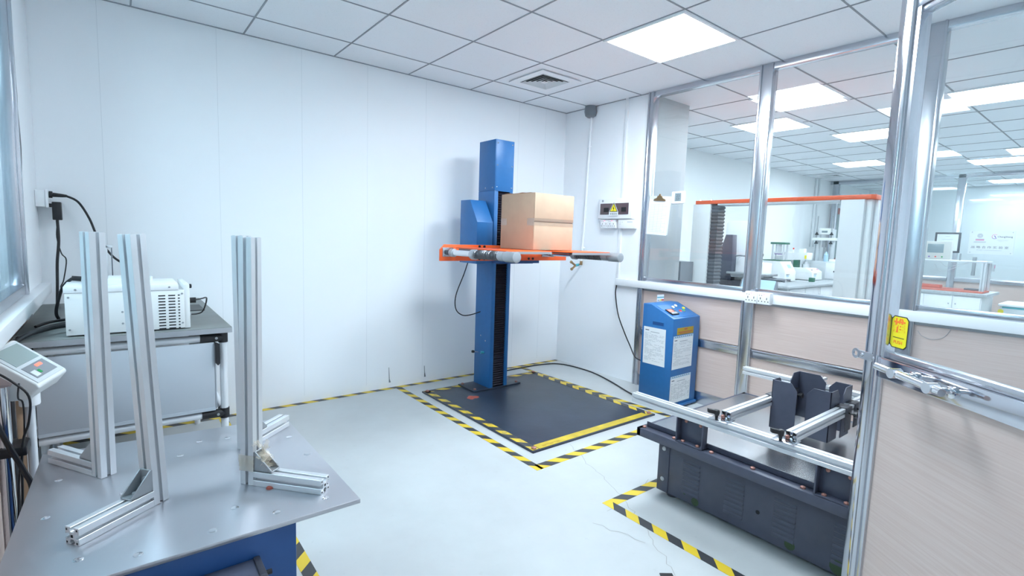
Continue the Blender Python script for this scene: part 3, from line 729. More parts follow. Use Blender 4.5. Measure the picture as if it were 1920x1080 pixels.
# power lead from the trunking to the control cabinet, and the floor lead
t = obj('power_cable', MB().tube([(-.022, -.80, .886), (-.03, -.80, .80), (-.05, -.86, .62), (-.06, -.95, .47), (-.10, -1.06, .36), (-.19, -1.19, .30), (-.22, -1.30, .29), (-.22, -1.393, .285)], .0055), 'cable')
tag(t, 'black power cable hanging from the trunking corner to the blue control cabinet', 'cable')
t = obj('power_cable', MB().tube([(-1.12, -.115, .008), (-.80, -.11, .008), (-.35, -.105, .008), (-.12, -.20, .008), (-.07, -.55, .008), (-.16, -.90, .008), (-.28, -1.20, .008), (-.34, -1.38, .012)], .006, 8, 8), 'cable')
tag(t, 'black cable lying on the floor along the corner behind the floor plate', 'cable')

# ------------------------------------------------------------------ blue control cabinet
CT = thing('control_cabinet', 'blue sloping-top control cabinet with paper sheets taped on, beside the glazed partition', 'control cabinet', (-.225, -1.53, 0))
cx0, cx1, cy0, cy1 = -.395, -.035, -1.685, -1.40
prof = [(cy0, .035), (cy1, .035), (cy1, .812), (cy1 - .075, .812), (cy0, .722)]
obj('cabinet_body', MB().prism(prof, ((cx0, 0, 0), Y, Z, X), 0, cx1 - cx0), 'blue', CT, .003)
obj('plinth', MB().box(cx0 - .012, cx1 + .006, cy0 - .012, cy1 + .006, .014, .034), 'blue', CT, .002)
for x in (cx0 + .02, cx1 - .02):
    for y in (cy0 + .02, cy1 - .02): obj('foot', MB().cyl((x, y, 0), (x, y, .014), .016, 12), 'black', CT)
sl = Vector((0, (cy1 - .075) - cy0, .09)).normalized(); nrm = Vector((0, -sl.z, sl.y))
FS = (Vector(((cx0 + cx1) / 2, cy0, .722)), X, sl, nrm)
obj('sloped_panel', MB().fbox(FS, -.150, .150, .018, .20, .0005, .002), 'blue', CT)
obj('digital_display', MB().fbox(FS, -.135, -.045, .05, .125, .002, .012, 0).fbox(FS, -.125, -.075, .085, .115, .012, .0125, 1).fbox(FS, -.125, -.055, .058, .078, .012, .0125, 2), ['black', 'redled', 'ink'], CT, smooth=0)
for u, v, c in ((.00, .15, 'trunk'), (.055, .165, 'trunk'), (.015, .085, 'red'), (.065, .09, 'greenb'), (.105, .12, 'yel')):
    p = FS[0] + X * u + sl * v
    k = obj('push_button', MB().lathe([(0, .017), (.006, .017), (.008, .014)], p + nrm * .001, nrm, 18), 'chrome', CT)
    obj('button_cap', MB().lathe([(0, .012), (.005, .012), (.007, .009)], p + nrm * .008, nrm, 16), c, k)
obj('vent_slot', MB().box(cx0 - .0012, cx0, -1.60, -1.50, .655, .678), 'bluedark', CT)
obj('slot_rim', MB().box(cx0 - .003, cx0, -1.60, -1.50, .678, .683).box(cx0 - .003, cx0, -1.50, -1.496, .655, .683).box(cx0 - .003, cx0, -1.604, -1.60, .655, .683), 'blue', CT)
rnd = random.Random(7)
def sheet(name, F, w_, h_, rows, head=False, cols=0, parent=None, lab=None):
    g = MB().fbox(F, 0, w_, 0, h_, 0, .0009)
    if head:
        g.fbox(F, 0, w_, h_ - .018, h_, .0009, .0016, 2)
        for k in range(9): g.fbox(F, w_ * (.08 + k * .1), w_ * (.08 + k * .1) + .008, h_ - .013, h_ - .005, .0016, .0019, 3)
    top = h_ - (.03 if head else .02)
    g.fbox(F, .015, .05, top - .008, top - .002, .0009, .0013, 3); g.fbox(F, w_ * .32, w_ * .72, top - .018, top - .013, .0009, .0013, 1)
    for k in range(rows):
        z = top - .03 - k * (top - .05) / rows; x = .012
        while x < w_ - .03:
            l = rnd.uniform(.01, .045)
            if rnd.random() < .8: g.fbox(F, x, min(x + l, w_ - .012), z, z + .0022, .0009, .0013, 1)
            x += l + .006
            if not cols and rnd.random() < .08: break
    for k in range(cols + 1 if cols else 0):
        g.fbox(F, .012 + k * (w_ - .024) / cols, .0128 + k * (w_ - .024) / cols, .02, top - .025, .0009, .0013, 1)
    o = obj(name, g, ['paper', 'ink', 'lightblue', 'inkdark'], parent, smooth=0)
    if lab: o['label'] = lab
    return o
sheet('paper_sheet', ((cx0 - .0014, -1.425, .335), -Y, Vector((0, .02, 1)), -X), .205, .295, 26, parent=CT, lab='printed page on the left side')
sheet('paper_sheet', ((cx0 + .012, cy0 - .0014, .325), Vector((1, 0, .005)), Z, -Y), .265, .262, 18, True, 0, CT, 'printed form on the upper front')
sheet('paper_sheet', ((cx0 - .0 + .008, cy0 - .0014, .055), Vector((1, 0, .01)), Z, -Y), .27, .215, 15, True, 5, CT, 'table form on the lower front')
yl = obj('yellow_label', MB().box(cx0 + .055, cx0 + .275, cy0 - .0012, cy0, .595, .648), 'ochre', CT); yl['label'] = 'yellow notice label'
obj('label_print', MB().box(cx0 + .15, cx0 + .19, cy0 - .0016, cy0 - .0012, .630, .640).box(cx0 + .07, cx0 + .26, cy0 - .0016, cy0 - .0012, .612, .618).box(cx0 + .09, cx0 + .24, cy0 - .0016, cy0 - .0012, .602, .607), 'rust', yl, smooth=0)
g = MB().fbox((Vector((-.205, cy1 + .012, .812)), Vector((1, -.06, 0)).normalized(), Z, -Y), 0, .085, 0, .056, -.001, .001, 0)
Fk = (Vector((-.205, cy1 + .012, .812)), Vector((1, -.06, 0)).normalized(), Z, -Y)
g.fbox(Fk, 0, .085, .030, .038, .001, .0014, 1).fbox(Fk, .055, .085, .006, .016, .001, .0014, 2).fbox(Fk, .035, .055, .006, .016, .001, .0014, 3).fbox(Fk, .005, .03, .006, .014, .001, .0014, 4)
t = obj('label_card', g, ['paper', 'cyan', 'red', 'yel', 'ink'], smooth=0)
tag(t, 'small printed card standing on top of the blue control cabinet', 'card')

# ------------------------------------------------------------------ dark vibration table (right)
VT = thing('vibration_table', 'charcoal vibration test table with slotted aluminium rails in front of the glass door', 'vibration table', (-1.1, -2.95, 0))
obj('base_housing', MB().box(-1.537, -.62, -3.62, -2.415, .028, .322), 'tank', VT, .004)
obj('end_trim', MB().box(-1.541, -1.50, -2.475, -2.411, .028, .322), 'tank', VT, .002)
for z in (.095, .255): obj('trim_bolt', MB().lathe([(0, .011), (.004, .011), (.006, .005)], (-1.541, -2.444, z), -X, 14), 'silver', VT)
for x in (-1.48, -.68):
    for y in (-2.47, -3.55): obj('foot', MB().cyl((x, y, 0), (x, y, .03), .03, 14), 'tank_d', VT)
for yb_ in (-2.60, -2.82, -3.04, -3.27):
    for k in range(8):
        z = .075 + k * .022
        obj('louvre', MB().prism([(-.0, -.007), (.0045, -.004), (.0045, -.001), (0, .010)], ((-1.537, yb_ - .045, z), -X, Z, Y), 0, .09), 'tank', VT, .001)
obj('cable_hole', MB().lathe([(0, .009), (.0008, .009)], (-1.5372, -2.930, .139), -X, 16), 'hole', VT)
for (y, z, r) in ((-2.63, .05, .02), (-2.57, .07, .008), (-3.07, .06, .022), (-3.25, .06, .03)):
    obj('paint_scuff', MB().lathe([(0, r), (.0005, r * .9)], (-1.5372, y, z), -X, 12), 'moss', VT)
ytl, ytr = -2.345, -3.66
obj('table_frame', MB().box(-1.645, -1.590, ytr, ytl, .318, .36).box(-1.645, -.56, ytl - .022, ytl, .318, .36).box(-.60, -.56, ytr, ytl, .318, .36).box(-1.592, -1.586, ytr, ytl - .02, .36, .385), 'tank', VT, .002)
obj('table_plate', MB().box(-1.590, -.60, ytr, ytl - .02, .335, .362), 'steel_brushed', VT)
for y in (-2.37, -2.545, -2.74, -2.93, -3.13): obj('frame_screw', MB().lathe([(0, .010), (.006, .010), (.009, .005)], (-1.618, y, .36), Z, 12), 'screw', VT)
RS = .045; rz = .502
for yc in (-2.635, -3.245):
    g = MB().box(-1.640, -1.600, yc - .07, yc + .07, .362, .366).box(-1.604, -1.600, yc - .07, yc + .07, .362, rz - RS / 2)
    g.box(-1.640, -1.600, yc - .07, yc - .064, .362, rz - RS / 2).box(-1.640, -1.600, yc + .064, yc + .07, .362, rz - RS / 2)
    p = obj('rail_bracket', g, 'tank', VT, .001)
    for y in (yc - .038, yc + .038):
        obj('bracket_screw', MB().lathe([(0, .009), (.006, .009), (.009, .004)], (-1.625, y, .366), Z, 12), 'screw', p)
        obj('bracket_screw', MB().lathe([(0, .008), (.005, .008), (.007, .004)], (-1.604, y, rz - .04), -X, 12), 'screw', p)
for yc in (-2.62, -3.22): obj('rail_bracket', MB().box(-.56, -.535, yc - .07, yc + .07, .34, rz - RS / 2), 'tank', VT, .001)
r1 = obj('front_rail', extrusion(MB(), (-1.615, -2.295, rz), (-1.615, -3.66, rz), RS), ['alu', 'hole'], VT, .0006, 1); r1['label'] = 'front slotted aluminium rail'
r2 = obj('back_rail', extrusion(MB(), (-.548, -2.33, rz), (-.548, -3.66, rz), RS), ['alu', 'hole'], VT, .0006, 1); r2['label'] = 'slotted aluminium rail nearest the partition'
cz_ = rz + RS / 2 + .0205
for yc in (-2.785, -3.062):
    c = obj('cross_rail', extrusion(MB(), (-1.60, yc, cz_), (-.53, yc, cz_), .04), ['alu', 'hole'], VT, .0006, 1)
    obj('clamp_plate', MB().box(-1.655, -1.575, yc - .03, yc + .055, rz + RS / 2, rz + RS / 2 + .005).box(-1.60, -1.594, yc - .022, yc + .022, rz + RS / 2, cz_ + .018), 'steel', c, .001)
    kn = MB().cyl((-1.628, yc + .028, rz + .028), (-1.628, yc + .028, rz + .045), .007, 10)
    kn.lathe([(0, .010), (.010, .013), (.020, .013), (.026, .009)], (-1.628, yc + .028, rz + .042), Z, 14).fbox(((-1.628, yc + .028, rz + .055), Vector((-.8, .6, .2)).normalized(), Vector((.6, .8, 0)), Z), 0, .042, -.009, .009, -.008, .010)
    obj('clamp_knob', kn, 'black', c, .003)
    obj('clamp_screw', MB().lathe([(0, .008), (.012, .008), (.014, .004)], (-1.602, yc + .012, rz + .03), Z, 10), 'screw', c)
    obj('clamp_knob', MB().cyl((-.56, yc + .028, rz + .028), (-.56, yc + .028, rz + .045), .006, 10).lathe([(0, .012), (.02, .014), (.024, .008)], (-.56, yc + .028, rz + .043), Z, 12), 'black', c)
# corner deflectors (folded dark sheet, hung from the cross rails)
def deflector(x, y, dx, dy, lx, ly, z0, z1, ch=.028, lab=None):
    g = MB(); th = .004
    pf = lambda l: [(0, z0), (l, z0), (l, z1 - ch * 1.2), (l - ch, z1), (0, z1)]
    g.prism(pf(lx), ((x, y, 0), X * dx, Z, Y * dy), 0, th)
    g.prism(pf(ly), ((x, y, 0), Y * dy, Z, X * dx), 0, th)
    o = obj('corner_deflector', g, 'tank', VT, .0006, 1)
    if lab: o['label'] = lab
    return o
xa_, xb_, ya_, yb_ = -1.215, -.86, -2.80, -3.055
dfl = []
dfl.append(deflector(-1.205, -2.800, 1, -1, .10, .115, .415, .655))
dfl.append(deflector(-1.13, -3.035, 1, 1, .105, .105, .395, .638))
dfl.append(deflector(-.905, -2.800, -1, -1, .10, .13, .415, .655))
dfl.append(deflector(-.90, -3.045, -1, 1, .105, .10, .395, .640))
for dd, yc, xx in ((dfl[0], -2.785, -1.15), (dfl[1], -3.062, -1.05), (dfl[2], -2.785, -.95), (dfl[3], -3.062, -.94)):
    obj('hanger', MB().box(xx - .035, xx + .035, yc - .024, yc + .024, cz_ + .0205, cz_ + .024).box(xx - .035, xx + .035, yc - .0245, yc - .0205, cz_ - .09, cz_ + .024), 'tank_d', dd, .001)
    obj('hanger_knob', MB().cyl((xx, yc - .0245, cz_ - .005), (xx, yc - .045, cz_ - .005), .005, 10).lathe([(0, .012), (.006, .014), (.014, .014), (.017, .009)], (xx, yc - .045, cz_ - .005), -Y, 10), 'black', dd)

# ------------------------------------------------------------------ foreground vibration table (left)
PT = thing('package_shaker', 'pale metal topped shaker table on a blue base in the left foreground', 'shaker table', (-3.55, -2.27, 0))
PZ = .60
pl = [(-3.912, -1.865), (-3.232, -1.926), (-3.225, -2.655), (-3.93, -2.655)]
obj('top_plate', MB().prism(pl, ((0, 0, 0), X, Y, Z), PZ - .012, PZ), 'plate_alu', PT, .0015)
obj('blue_base', MB().box(-3.90, -3.385, -2.645, -1.95, 0, PZ - .012), 'bluedark', PT, .004)
mc = MB().prism([(-2.648, .18), (-2.86, .18), (-2.86, .44), (-2.82, .495), (-2.74, .53), (-2.648, .53)], ((-3.78, 0, 0), Y, Z, X), 0, .30)
mcv = obj('motor_cover', mc, 'tank', PT, .006); mcv['label'] = 'dark grey motor cover on the front'
obj('cover_edge', MB().box(-3.79, -3.472, -2.755, -2.735, .515, .54).box(-3.486, -3.47, -2.86, -2.65, .20, .535), 'tank_d', mcv, .005)
obj('cover_screw', MB().cyl((-3.47, -2.70, .515), (-3.455, -2.70, .515), .006, 10), 'black', mcv)
for x, y in ((-3.30, -2.60), (-3.42, -2.60), (-3.56, -2.60), (-3.70, -2.61), (-3.27, -2.46), (-3.26, -2.30), (-3.27, -2.13), (-3.33, -2.03), (-3.42, -2.26),
             (-3.86, -1.92), (-3.86, -2.10), (-3.87, -2.32), (-3.72, -2.28), (-3.58, -2.10), (-3.63, -2.17), (-3.50, -2.52), (-3.52, -2.01), (-3.44, -2.03), (-3.80, -2.56)):
    obj('countersunk_bolt', MB().lathe([(0, .0095), (.0012, .0095), (.0016, .007)], (x, y, PZ - .0003), Z, 16), 'chrome', PT, .0)
ES = .040
def fence(label, cx, cy, ang, length, toplean=(0, 0), upper=1.282, off=.0):
    """L-shaped stop: an upright and a foot rail that leaves it along ang; cx, cy is the near lower corner of the upright."""
    d = Vector((math.cos(ang), math.sin(ang), 0)); n_ = Vector((-d.y, d.x, 0))
    ctr = Vector((cx, cy, PZ + .0005)) - d * ES / 2 * 1 + n_ * ES / 2 * (1 if off >= 0 else -1)
    t = thing('extrusion_stop', label, 'fence stop', tuple(ctr), 'aluminium stops on the shaker table')
    g = MB(); top = ctr + Vector((toplean[0], toplean[1], upper - PZ)); extrusion(g, ctr, top, ES, d)
    obj('upright', g, ['alu', 'hole'], t, .0005, 1)
    a = ctr + d * (ES / 2 + .0003) + Z * (ES / 2); g = MB(); extrusion(g, a, a + d * length, ES)
    obj('foot_rail', g, ['alu', 'hole'], t, .0005, 1)
    q = ctr + d * (ES / 2 + .0005) + Z * (ES + .0005); Fq = (q, d, Z, n_); th = .004; wd = .018
    g = MB().fbox(Fq, 0, .055, 0, th, -wd, wd).fbox(Fq, 0, th, 0, .055, -wd, wd)
    for s_ in (-wd, wd - th): g.prism([(0, 0), (.055, 0), (.055, .006), (.006, .055), (0, .055)], Fq, s_, s_ + th)
    br = obj('corner_bracket', g, 'midgrey', t, .0008, 1)
    obj('bracket_bolt', MB().lathe([(0, .008), (.005, .008), (.006, .005)], q + d * .03 + Z * th, Z, 10).lathe([(0, .008), (.005, .008), (.006, .005)], q + Z * .03 + d * th, d, 10), 'silver', br)
    return t, ctr, d, n_
fr, c1, d1, n1 = fence('aluminium stop with foot rail on the right front, clear tape around its corner', -3.439, -2.424, math.atan2(-.148, .128), .205, (.006, -.002))
fence('aluminium stop nearest the viewer, its foot rail reaching to the lower left', -3.66, -2.40, math.atan2(-.113, -.151), .175, (-.026, .012), off=-1)
fence('aluminium stop at the left rear, foot rail pointing towards the bench', -3.755, -2.098, math.atan2(.201, -.122), .20, (.0, .0))
fence('aluminium stop hidden behind the right front one, foot rail reaching the rear corner', -3.40, -2.113, math.atan2(.086, .096), .175, (-.004, .0), off=-1)
# crumpled tape wrapped round the right front stop
rr = random.Random(3); g = MB()
for k in range(9):
    z0 = PZ + .045 + rr.uniform(0, .035); o = c1 + d1 * (ES / 2 + .002 * k) ; pts = []
    for i in range(9):
        pts.append(o + d1 * (.03 * i / 8 + rr.uniform(-.006, .006)) + n1 * rr.uniform(-.024, .024) + Z * (z0 - c1.z + .045 - .055 * i / 8 + rr.uniform(-.008, .008)))
    for i in range(8):
        a, bb = pts[i], pts[i + 1]; q = Vector((rr.uniform(-1, 1), rr.uniform(-1, 1), rr.uniform(-1, 1))).normalized() * .012
        g._add([a, bb, bb + q, a + q], [(0, 1, 2, 3)])
for i in range(3):
    z = c1.z + .04 + i * .012; h_ = ES / 2 + .0012 + i * .0006
    ring_ = [c1 + d1 * (h_ * sx) + n1 * (h_ * sy) for sx, sy in ((-1, -1), (1, -1), (1, 1), (-1, 1))]
    for k in range(4):
        a, bb = ring_[k].copy(), ring_[(k + 1) % 4].copy(); a.z = bb.z = z
        g._add([a, bb, bb + Z * .022, a + Z * .022], [(0, 1, 2, 3)])
tp = obj('wrapped_tape', g, 'crumple', fr, smooth=0); tp['label'] = 'crumpled clear tape around the bracket'
t = obj('rust_chip', MB().lathe([(0, .010), (.004, .009), (.006, .004)], (-3.405, -2.463, PZ + .0002), Z, 9), 'rust')
tag(t, 'small red-brown chip lying beside the right front foot rail', 'debris')

# ------------------------------------------------------------------ weighing style indicator on its stand (left edge)
IT = thing('control_indicator', 'grey white control head with small display on a metal stand at the left edge', 'controller', (-3.985, -1.62, 0))
fu = Vector((.74, -.30, -.60)).normalized()            # down the face, towards the room
fv = Vector((.38, .92, .24)); fv = (fv - fu * fv.dot(fu)).normalized(); fn = fu.cross(fv)
if fn.z < 0: fn = -fn
O = Vector((-3.963, -1.60, .830)); FI = (O, fu, fv, fn)
prof = [(-.095, -.08), (.050, -.095), (.088, -.06), (.092, .0), (.082, .006), (-.088, .006), (-.098, 0)]
hd = obj('housing', MB().prism(prof, (O, fu, fn, fv), -.068, .068), 'cream', IT, .007, 3)
obj('face_rim', MB().fbox(FI, -.085, .08, -.060, .060, .005, .009), 'pale', hd, .003)
obj('key_panel', MB().fbox(FI, -.075, .00, -.048, .050, .009, .0105), 'lcdg', hd)
obj('display_window', MB().fbox(FI, .012, .066, -.045, .046, .009, .0105, 0).fbox(FI, .020, .030, .0, .025, .0105, .0112, 1).fbox(FI, .036, .06, -.040, -.02, .0105, .0112, 2).fbox(FI, .04, .055, -.016, -.006, .0105, .0112, 3), ['midgrey', 'redled', 'paper', 'greenb'], hd, smooth=0)
obj('rating_label', MB().fbox((O - fv * .0685, fu, fn, -fv), -.05, .025, -.085, -.032, 0, .001), 'pinkpaper', hd)
ps = MB().cyl((-4.018, -1.66, 0), (-4.018, -1.66, .775), .019, 18)
obj('stand_pole', ps, 'chrome', IT)
obj('stand_pole', MB().cyl((-3.962, -1.59, 0), (-3.962, -1.59, .73), .013, 16), 'alu_white', IT)
obj('pole_collar', MB().cyl((-3.962, -1.59, .685), (-3.962, -1.59, .745), .028, 20), 'trunk', IT, .004)
obj('wood_batten', MB().box(-3.995, -3.978, -1.60, -1.575, .0, .72), 'wood', IT, .001)
obj('cable_tie', MB().box(-4.04, -3.965, -1.69, -1.585, .545, .575), 'black', IT, .003)
obj('lead', MB().tube([(-4.02, -1.70, .83), (-3.985, -1.715, .80), (-3.95, -1.71, .745), (-3.955, -1.70, .66), (-3.975, -1.69, .58), (-3.985, -1.67, .40), (-4.0, -1.65, .1)], .0035), 'cable', IT)
obj('lead', MB().tube([(-3.972, -1.70, .79), (-3.975, -1.71, .745), (-3.965, -1.705, .72), (-3.97, -1.69, .60), (-3.99, -1.68, .45), (-4.015, -1.66, .05)], .0025), 'cable', IT)
obj('lead', MB().tube([(-4.035, -1.71, .80), (-4.03, -1.72, .70), (-4.005, -1.715, .60), (-3.975, -1.70, .50), (-3.955, -1.70, .40), (-3.95, -1.70, .02)], .008), 'cable', IT)
g = MB().prism([(-4.045, .58), (-4.02, .62), (-4.0, .3), (-3.96, .0), (-4.045, 0)], ((0, -1.78, 0), X, Z, Y), 0, .012)
g_ = None

# ------------------------------------------------------------------ workbench
BT = thing('workbench', 'grey topped workbench on white tube legs against the back wall in the left corner', 'workbench', (-3.67, -.62, 0))
bz = .836; bf = -1.215
obj('bench_top', MB().box(-4.052, -3.29, bf, -.025, bz - .026, bz), 'bench', BT, .002)
obj('top_edge', MB().box(-4.052, -3.29, bf - .003, bf, bz - .026, bz - .003), 'silver', BT)
tz, lz = .785, .415
xs_ = (-4.025, -3.325); ys_ = (bf + .03, -.07)
for x in xs_:
    for y in ys_:
        l = obj('leg', MB().cyl((x, y, .0), (x, y, bz - .027), .0165, 18), 'alu_white', BT)
for z in (tz, lz):
    for y in ys_: obj('rail', MB().cyl((xs_[0], y, z), (xs_[1], y, z), .0165, 18), 'alu_white', BT)
    for x in xs_: obj('rail', MB().cyl((x, ys_[0], z), (x, ys_[1], z), .0165, 18), 'alu_white', BT)
    for x in xs_:
        for y in ys_:
            sx = 1 if x < -3.7 else -1; sy = 1 if y < -.6 else -1
            g = MB().cyl((x, y, z - .024), (x, y, z + .024), .0205, 18).cyl((x, y, z), (x + sx * (.04 if sx > 0 else .095), y, z), .0205, 16).cyl((x, y, z), (x, y + sy * .06, z), .0205, 16)
            j = obj('tube_joint', g, 'black', BT)
            obj('joint_screw', MB().lathe([(0, .006), (.004, .006)], (x + sx * .03, y - .020, z), -Y, 10), 'midgrey', j)
obj('front_board', MB().box(-3.985, -3.365, bf + .012, bf + .020, .44, .765), 'board', BT, .001)
obj('board_lip', MB().box(-3.985, -3.365, bf + .008, bf + .0115, .438, .452), 'board', BT)
obj('side_board', MB().box(-3.362, -3.356, bf + .03, -.10, .44, .765), 'board', BT, .001)
obj('black_bracket', MB().prism([(-3.362, .768), (-3.343, .758), (-3.343, .665), (-3.352, .655), (-3.362, .668)], ((0, bf + .0, 0), X, Z, Y), 0, .012), 'black', BT)

# white instrument on the bench
dv = thing('bench_instrument', 'white steel instrument case with two vent grilles on the workbench', 'instrument', (-3.67, -1.02, bz))
vx0, vx1, vy0, vy1, vz1 = -3.885, -3.475, -1.18, -.885, 1.045
obj('case', MB().box(vx0, vx1, vy0, vy1, bz + .006, vz1 - .028), 'cream', dv, .002)
obj('lid', MB().box(vx0 - .003, vx1 - .02, vy0 - .003, vy1, vz1 - .028, vz1), 'trunk', dv, .003)
obj('side_panel', MB().box(vx1, vx1 + .022, vy0 + .005, vy1, bz + .003, vz1 - .004), 'cream', dv, .002)
obj('top_hood', MB().box(-3.745, -3.665, -1.17, -.95, vz1, vz1 + .024), 'trunk', dv, .003)
for xg, cols in ((-3.812, ((0, .012), (.018, .038))), (-3.572, ((0, .026), (.037, .063), (.073, .080)))):
    g = MB()
    for k in range(12):
        z = vz1 - .052 - k * .0135
        for a, bb in cols: g.box(xg + a, xg + bb, vy0 - .0008, vy0, z - .0026, z + .0026)
    obj('vent_grille', g, 'hole', dv, smooth=0)
for x, z in ((vx0 + .012, vz1 - .045), (vx0 + .012, bz + .03), (vx1 - .008, vz1 - .045), (vx1 - .008, bz + .03), (-3.85, vz1 - .014), (-3.53, vz1 - .014), (-3.70, .93), (-3.70, .88)):
    obj('case_screw', MB().lathe([(0, .0042), (.002, .003)], (x, vy0 - .003, z), -Y, 10), 'midgrey', dv)
g = MB().lathe([(0, .010), (.014, .010), (.016, .007)], (vx1 + .022, -1.10, vz1 - .02), X, 12)
obj('knob', g, 'black', dv)
obj('power_plug', MB().cyl((vx1 + .022, -1.08, .955), (vx1 + .055, -1.08, .955), .013, 12).tube([(vx1 + .05, -1.08, .955), (vx1 + .08, -1.06, .958), (vx1 + .11, -1.0, .95), (vx1 + .10, -.9, .87), (vx1 + .06, -.8, .845)], .0035), 'black', dv)
obj('connector', MB().cyl((vx1 + .022, -1.09, .89), (vx1 + .034, -1.09, .89), .007, 10), 'midgrey', dv)
obj('cable_inlet', MB().box(-3.835, -3.825, -.99, -.94, vz1, vz1 + .008).box(-3.815, -3.80, -.99, -.94, vz1, vz1 + .010), 'trunk', dv)
obj('top_slot', MB().box(-3.79, -3.76, -.92, -.905, vz1, vz1 + .0008), 'hole', dv)
obj('small_knob', MB().lathe([(0, .006), (.01, .006)], (-3.60, -1.02, vz1), Z, 10).lathe([(0, .005), (.018, .005)], (-3.585, -.96, vz1), Z, 10, m=1), ['pinkred', 'trunk'], dv)
t = obj('black_pad', MB().box(-3.43, -3.33, -.62, -.38, bz, bz + .004), 'black'); tag(t, 'flat black pad on the bench right of the white instrument', 'pad')
g = MB().box(-3.757, -3.747, -.50, -.496, bz, 1.19).box(-3.757, -3.725, -.50, -.47, 1.178, 1.193).box(-3.733, -3.727, -.50, -.47, bz, 1.18, 1)
t = obj('metal_bracket', g, ['alu', 'inkdark'], bevel=.001); tag(t, 'narrow metal upright with a hooked top standing behind the white instrument', 'bracket')
# wall socket, plug and adapter on the left
t = thing('wall_socket', 'white socket box on the left wall above the workbench', 'socket', (LX, -.06, 1.385))
obj('box', MB().box(LX + .013, LX + .055, -.125, -.01, 1.385, 1.475), 'trunk', t, .003)
obj('face_plate', MB().box(LX + .055, LX + .066, -.13, -.005, 1.382, 1.478), 'trunk', t, .002)
t = thing('power_plug', 'black plug in the upper outlet of the left wall socket with its lead curving down', 'plug', (LX + .066, -.07, 1.45))
obj('plug_body', MB().lathe([(0, .019), (.014, .019), (.016, .012), (.05, .010), (.075, .007)], (LX + .067, -.07, 1.455), (1, 0, -.05), 14), 'black', t)
obj('lead', MB().tube([(LX + .14, -.07, 1.451), (LX + .19, -.08, 1.42), (LX + .235, -.10, 1.33), (LX + .27, -.12, 1.22), (LX + .33, -.16, 1.12), (LX + .38, -.20, 1.075), (LX + .42, -.25, 1.04), (LX + .44, -.30, .95), (LX + .44, -.36, .843)], .006), 'cable', t)
t = thing('power_adapter', 'black power adapter block hanging from the lower outlet of the left wall socket', 'adapter', (LX + .09, -.08, 1.30))
obj('adapter_block', MB().box(LX + .078, LX + .118, -.105, -.055, 1.315, 1.415), 'black', t, .004)
obj('prong', MB().box(LX + .066, LX + .078, -.09, -.07, 1.385, 1.405), 'black', t)
obj('lead', MB().tube([(LX + .096, -.08, 1.32), (LX + .097, -.08, 1.20), (LX + .086, -.085, 1.08), (LX + .082, -.09, .97), (LX + .078, -.10, .86), (LX + .077, -.11, .843)], .007), 'cable', t)
obj('thin_lead', MB().tube([(LX + .096, -.08, 1.30), (LX + .09, -.08, 1.22), (LX + .105, -.08, 1.13), (LX + .125, -.09, 1.09), (LX + .11, -.10, .98), (LX + .10, -.12, .93), (LX + .17, -.20, .87), (LX + .25, -.30, .842)], .003), 'cable', t)
obj('power_lead', MB().tube([(-3.84, -.965, vz1 + .013), (-3.865, -.965, vz1 + .016), (-3.902, -.95, 1.02), (-3.925, -.93, .94), (-3.93, -.92, .90), (-3.925, -.90, .876)], .0065).cyl((-3.870, -.965, vz1 + .016), (-3.838, -.965, vz1 + .0125), .011, 12), 'cable', dv)
t = obj('mains_lead', MB().tube([(-3.90, -.85, bz + .01), (-3.93, -.90, bz + .012), (-3.97, -.98, bz + .012), (-4.0, -1.06, bz + .01), (-4.03, -1.16, bz + .007)], .008).tube([(-3.90, -.80, bz + .02), (-3.96, -.86, bz + .02), (-4.0, -.92, bz + .012)], .006), 'cable')
tag(t, 'bundle of black cables lying on the rear left of the bench top', 'cable')
t = obj('mains_lead', MB().tube([(-3.892, -1.05, bz + .03), (-3.94, -1.10, bz + .03), (-4.0, -1.19, bz + .022), (-4.036, -1.27, bz - .01), (-4.04, -1.31, bz - .12), (-4.04, -1.33, .40), (-4.04, -1.33, .012)], .009), 'cable')
tag(t, 'thick black cable running from the white instrument over the bench edge to the left', 'cable')
# clipboard behind the left window glass
t = thing('clipboard', 'clipboard with a ruled white form hung at the left window by the frame edge', 'clipboard', (LX - .05, -1.0, 1.0))
Fl = ((LX - .045, -1.08, 1.02), Y, Z, X)
g = MB().fbox(Fl, 0, .22, 0, .30, -.003, 0, 0)
for k in range(18): g.fbox(Fl, .02, .20, .02 + k * .014, .0215 + k * .014, 0, .0004, 1)
obj('paper_sheet', g, ['paper', 'lightblue'], t, smooth=0)
obj('board', MB().fbox(Fl, -.008, .225, -.01, .33, -.007, -.003), 'lightblue', t)
obj('clip', MB().fbox(Fl, .06, .16, .285, .325, 0, .012), 'brass', t, .003)

# ------------------------------------------------------------------ neighbouring room
# box compression tester with orange crossbeam
CP = thing('compression_tester', 'tall white twin-column compression tester with an orange crossbeam behind the glass', 'compression tester', (.95, -1.75, 0))
bxm = obj('crossbeam', MB().prism([(.9, -2.49), (.925, -2.52), (1.10, -2.52), (1.10, -.985), (.9, -.985)], ((0, 0, 0), X, Y, Z), 1.69, 1.725), 'orange', CP, .002)
obj('beam_underside', MB().box(.905, 1.095, -2.28, -1.22, 1.675, 1.69), 'pale', CP)
for y in (-1.0, -1.12, -2.25, -2.40, -2.50): obj('beam_bolt', MB().lathe([(0, .012), (.012, .010)], (.96, y, 1.725), Z, 10), 'chrome', CP)
obj('column', MB().box(.9, 1.08, -1.150, -.962, .0, 1.689), 'cream', CP, .004)
obj('column', MB().box(.9, 1.08, -2.452, -2.286, .0, 1.689).box(.94, 1.08, -2.49, -2.452, .0, 1.689), 'cream', CP, .004)
obj('column_corner', MB().box(1.0, 1.09, -2.515, -2.491, .0, 1.689), 'trunk', CP, .003)
g = MB(); nb = 23; dz = (1.674 - .88) / nb
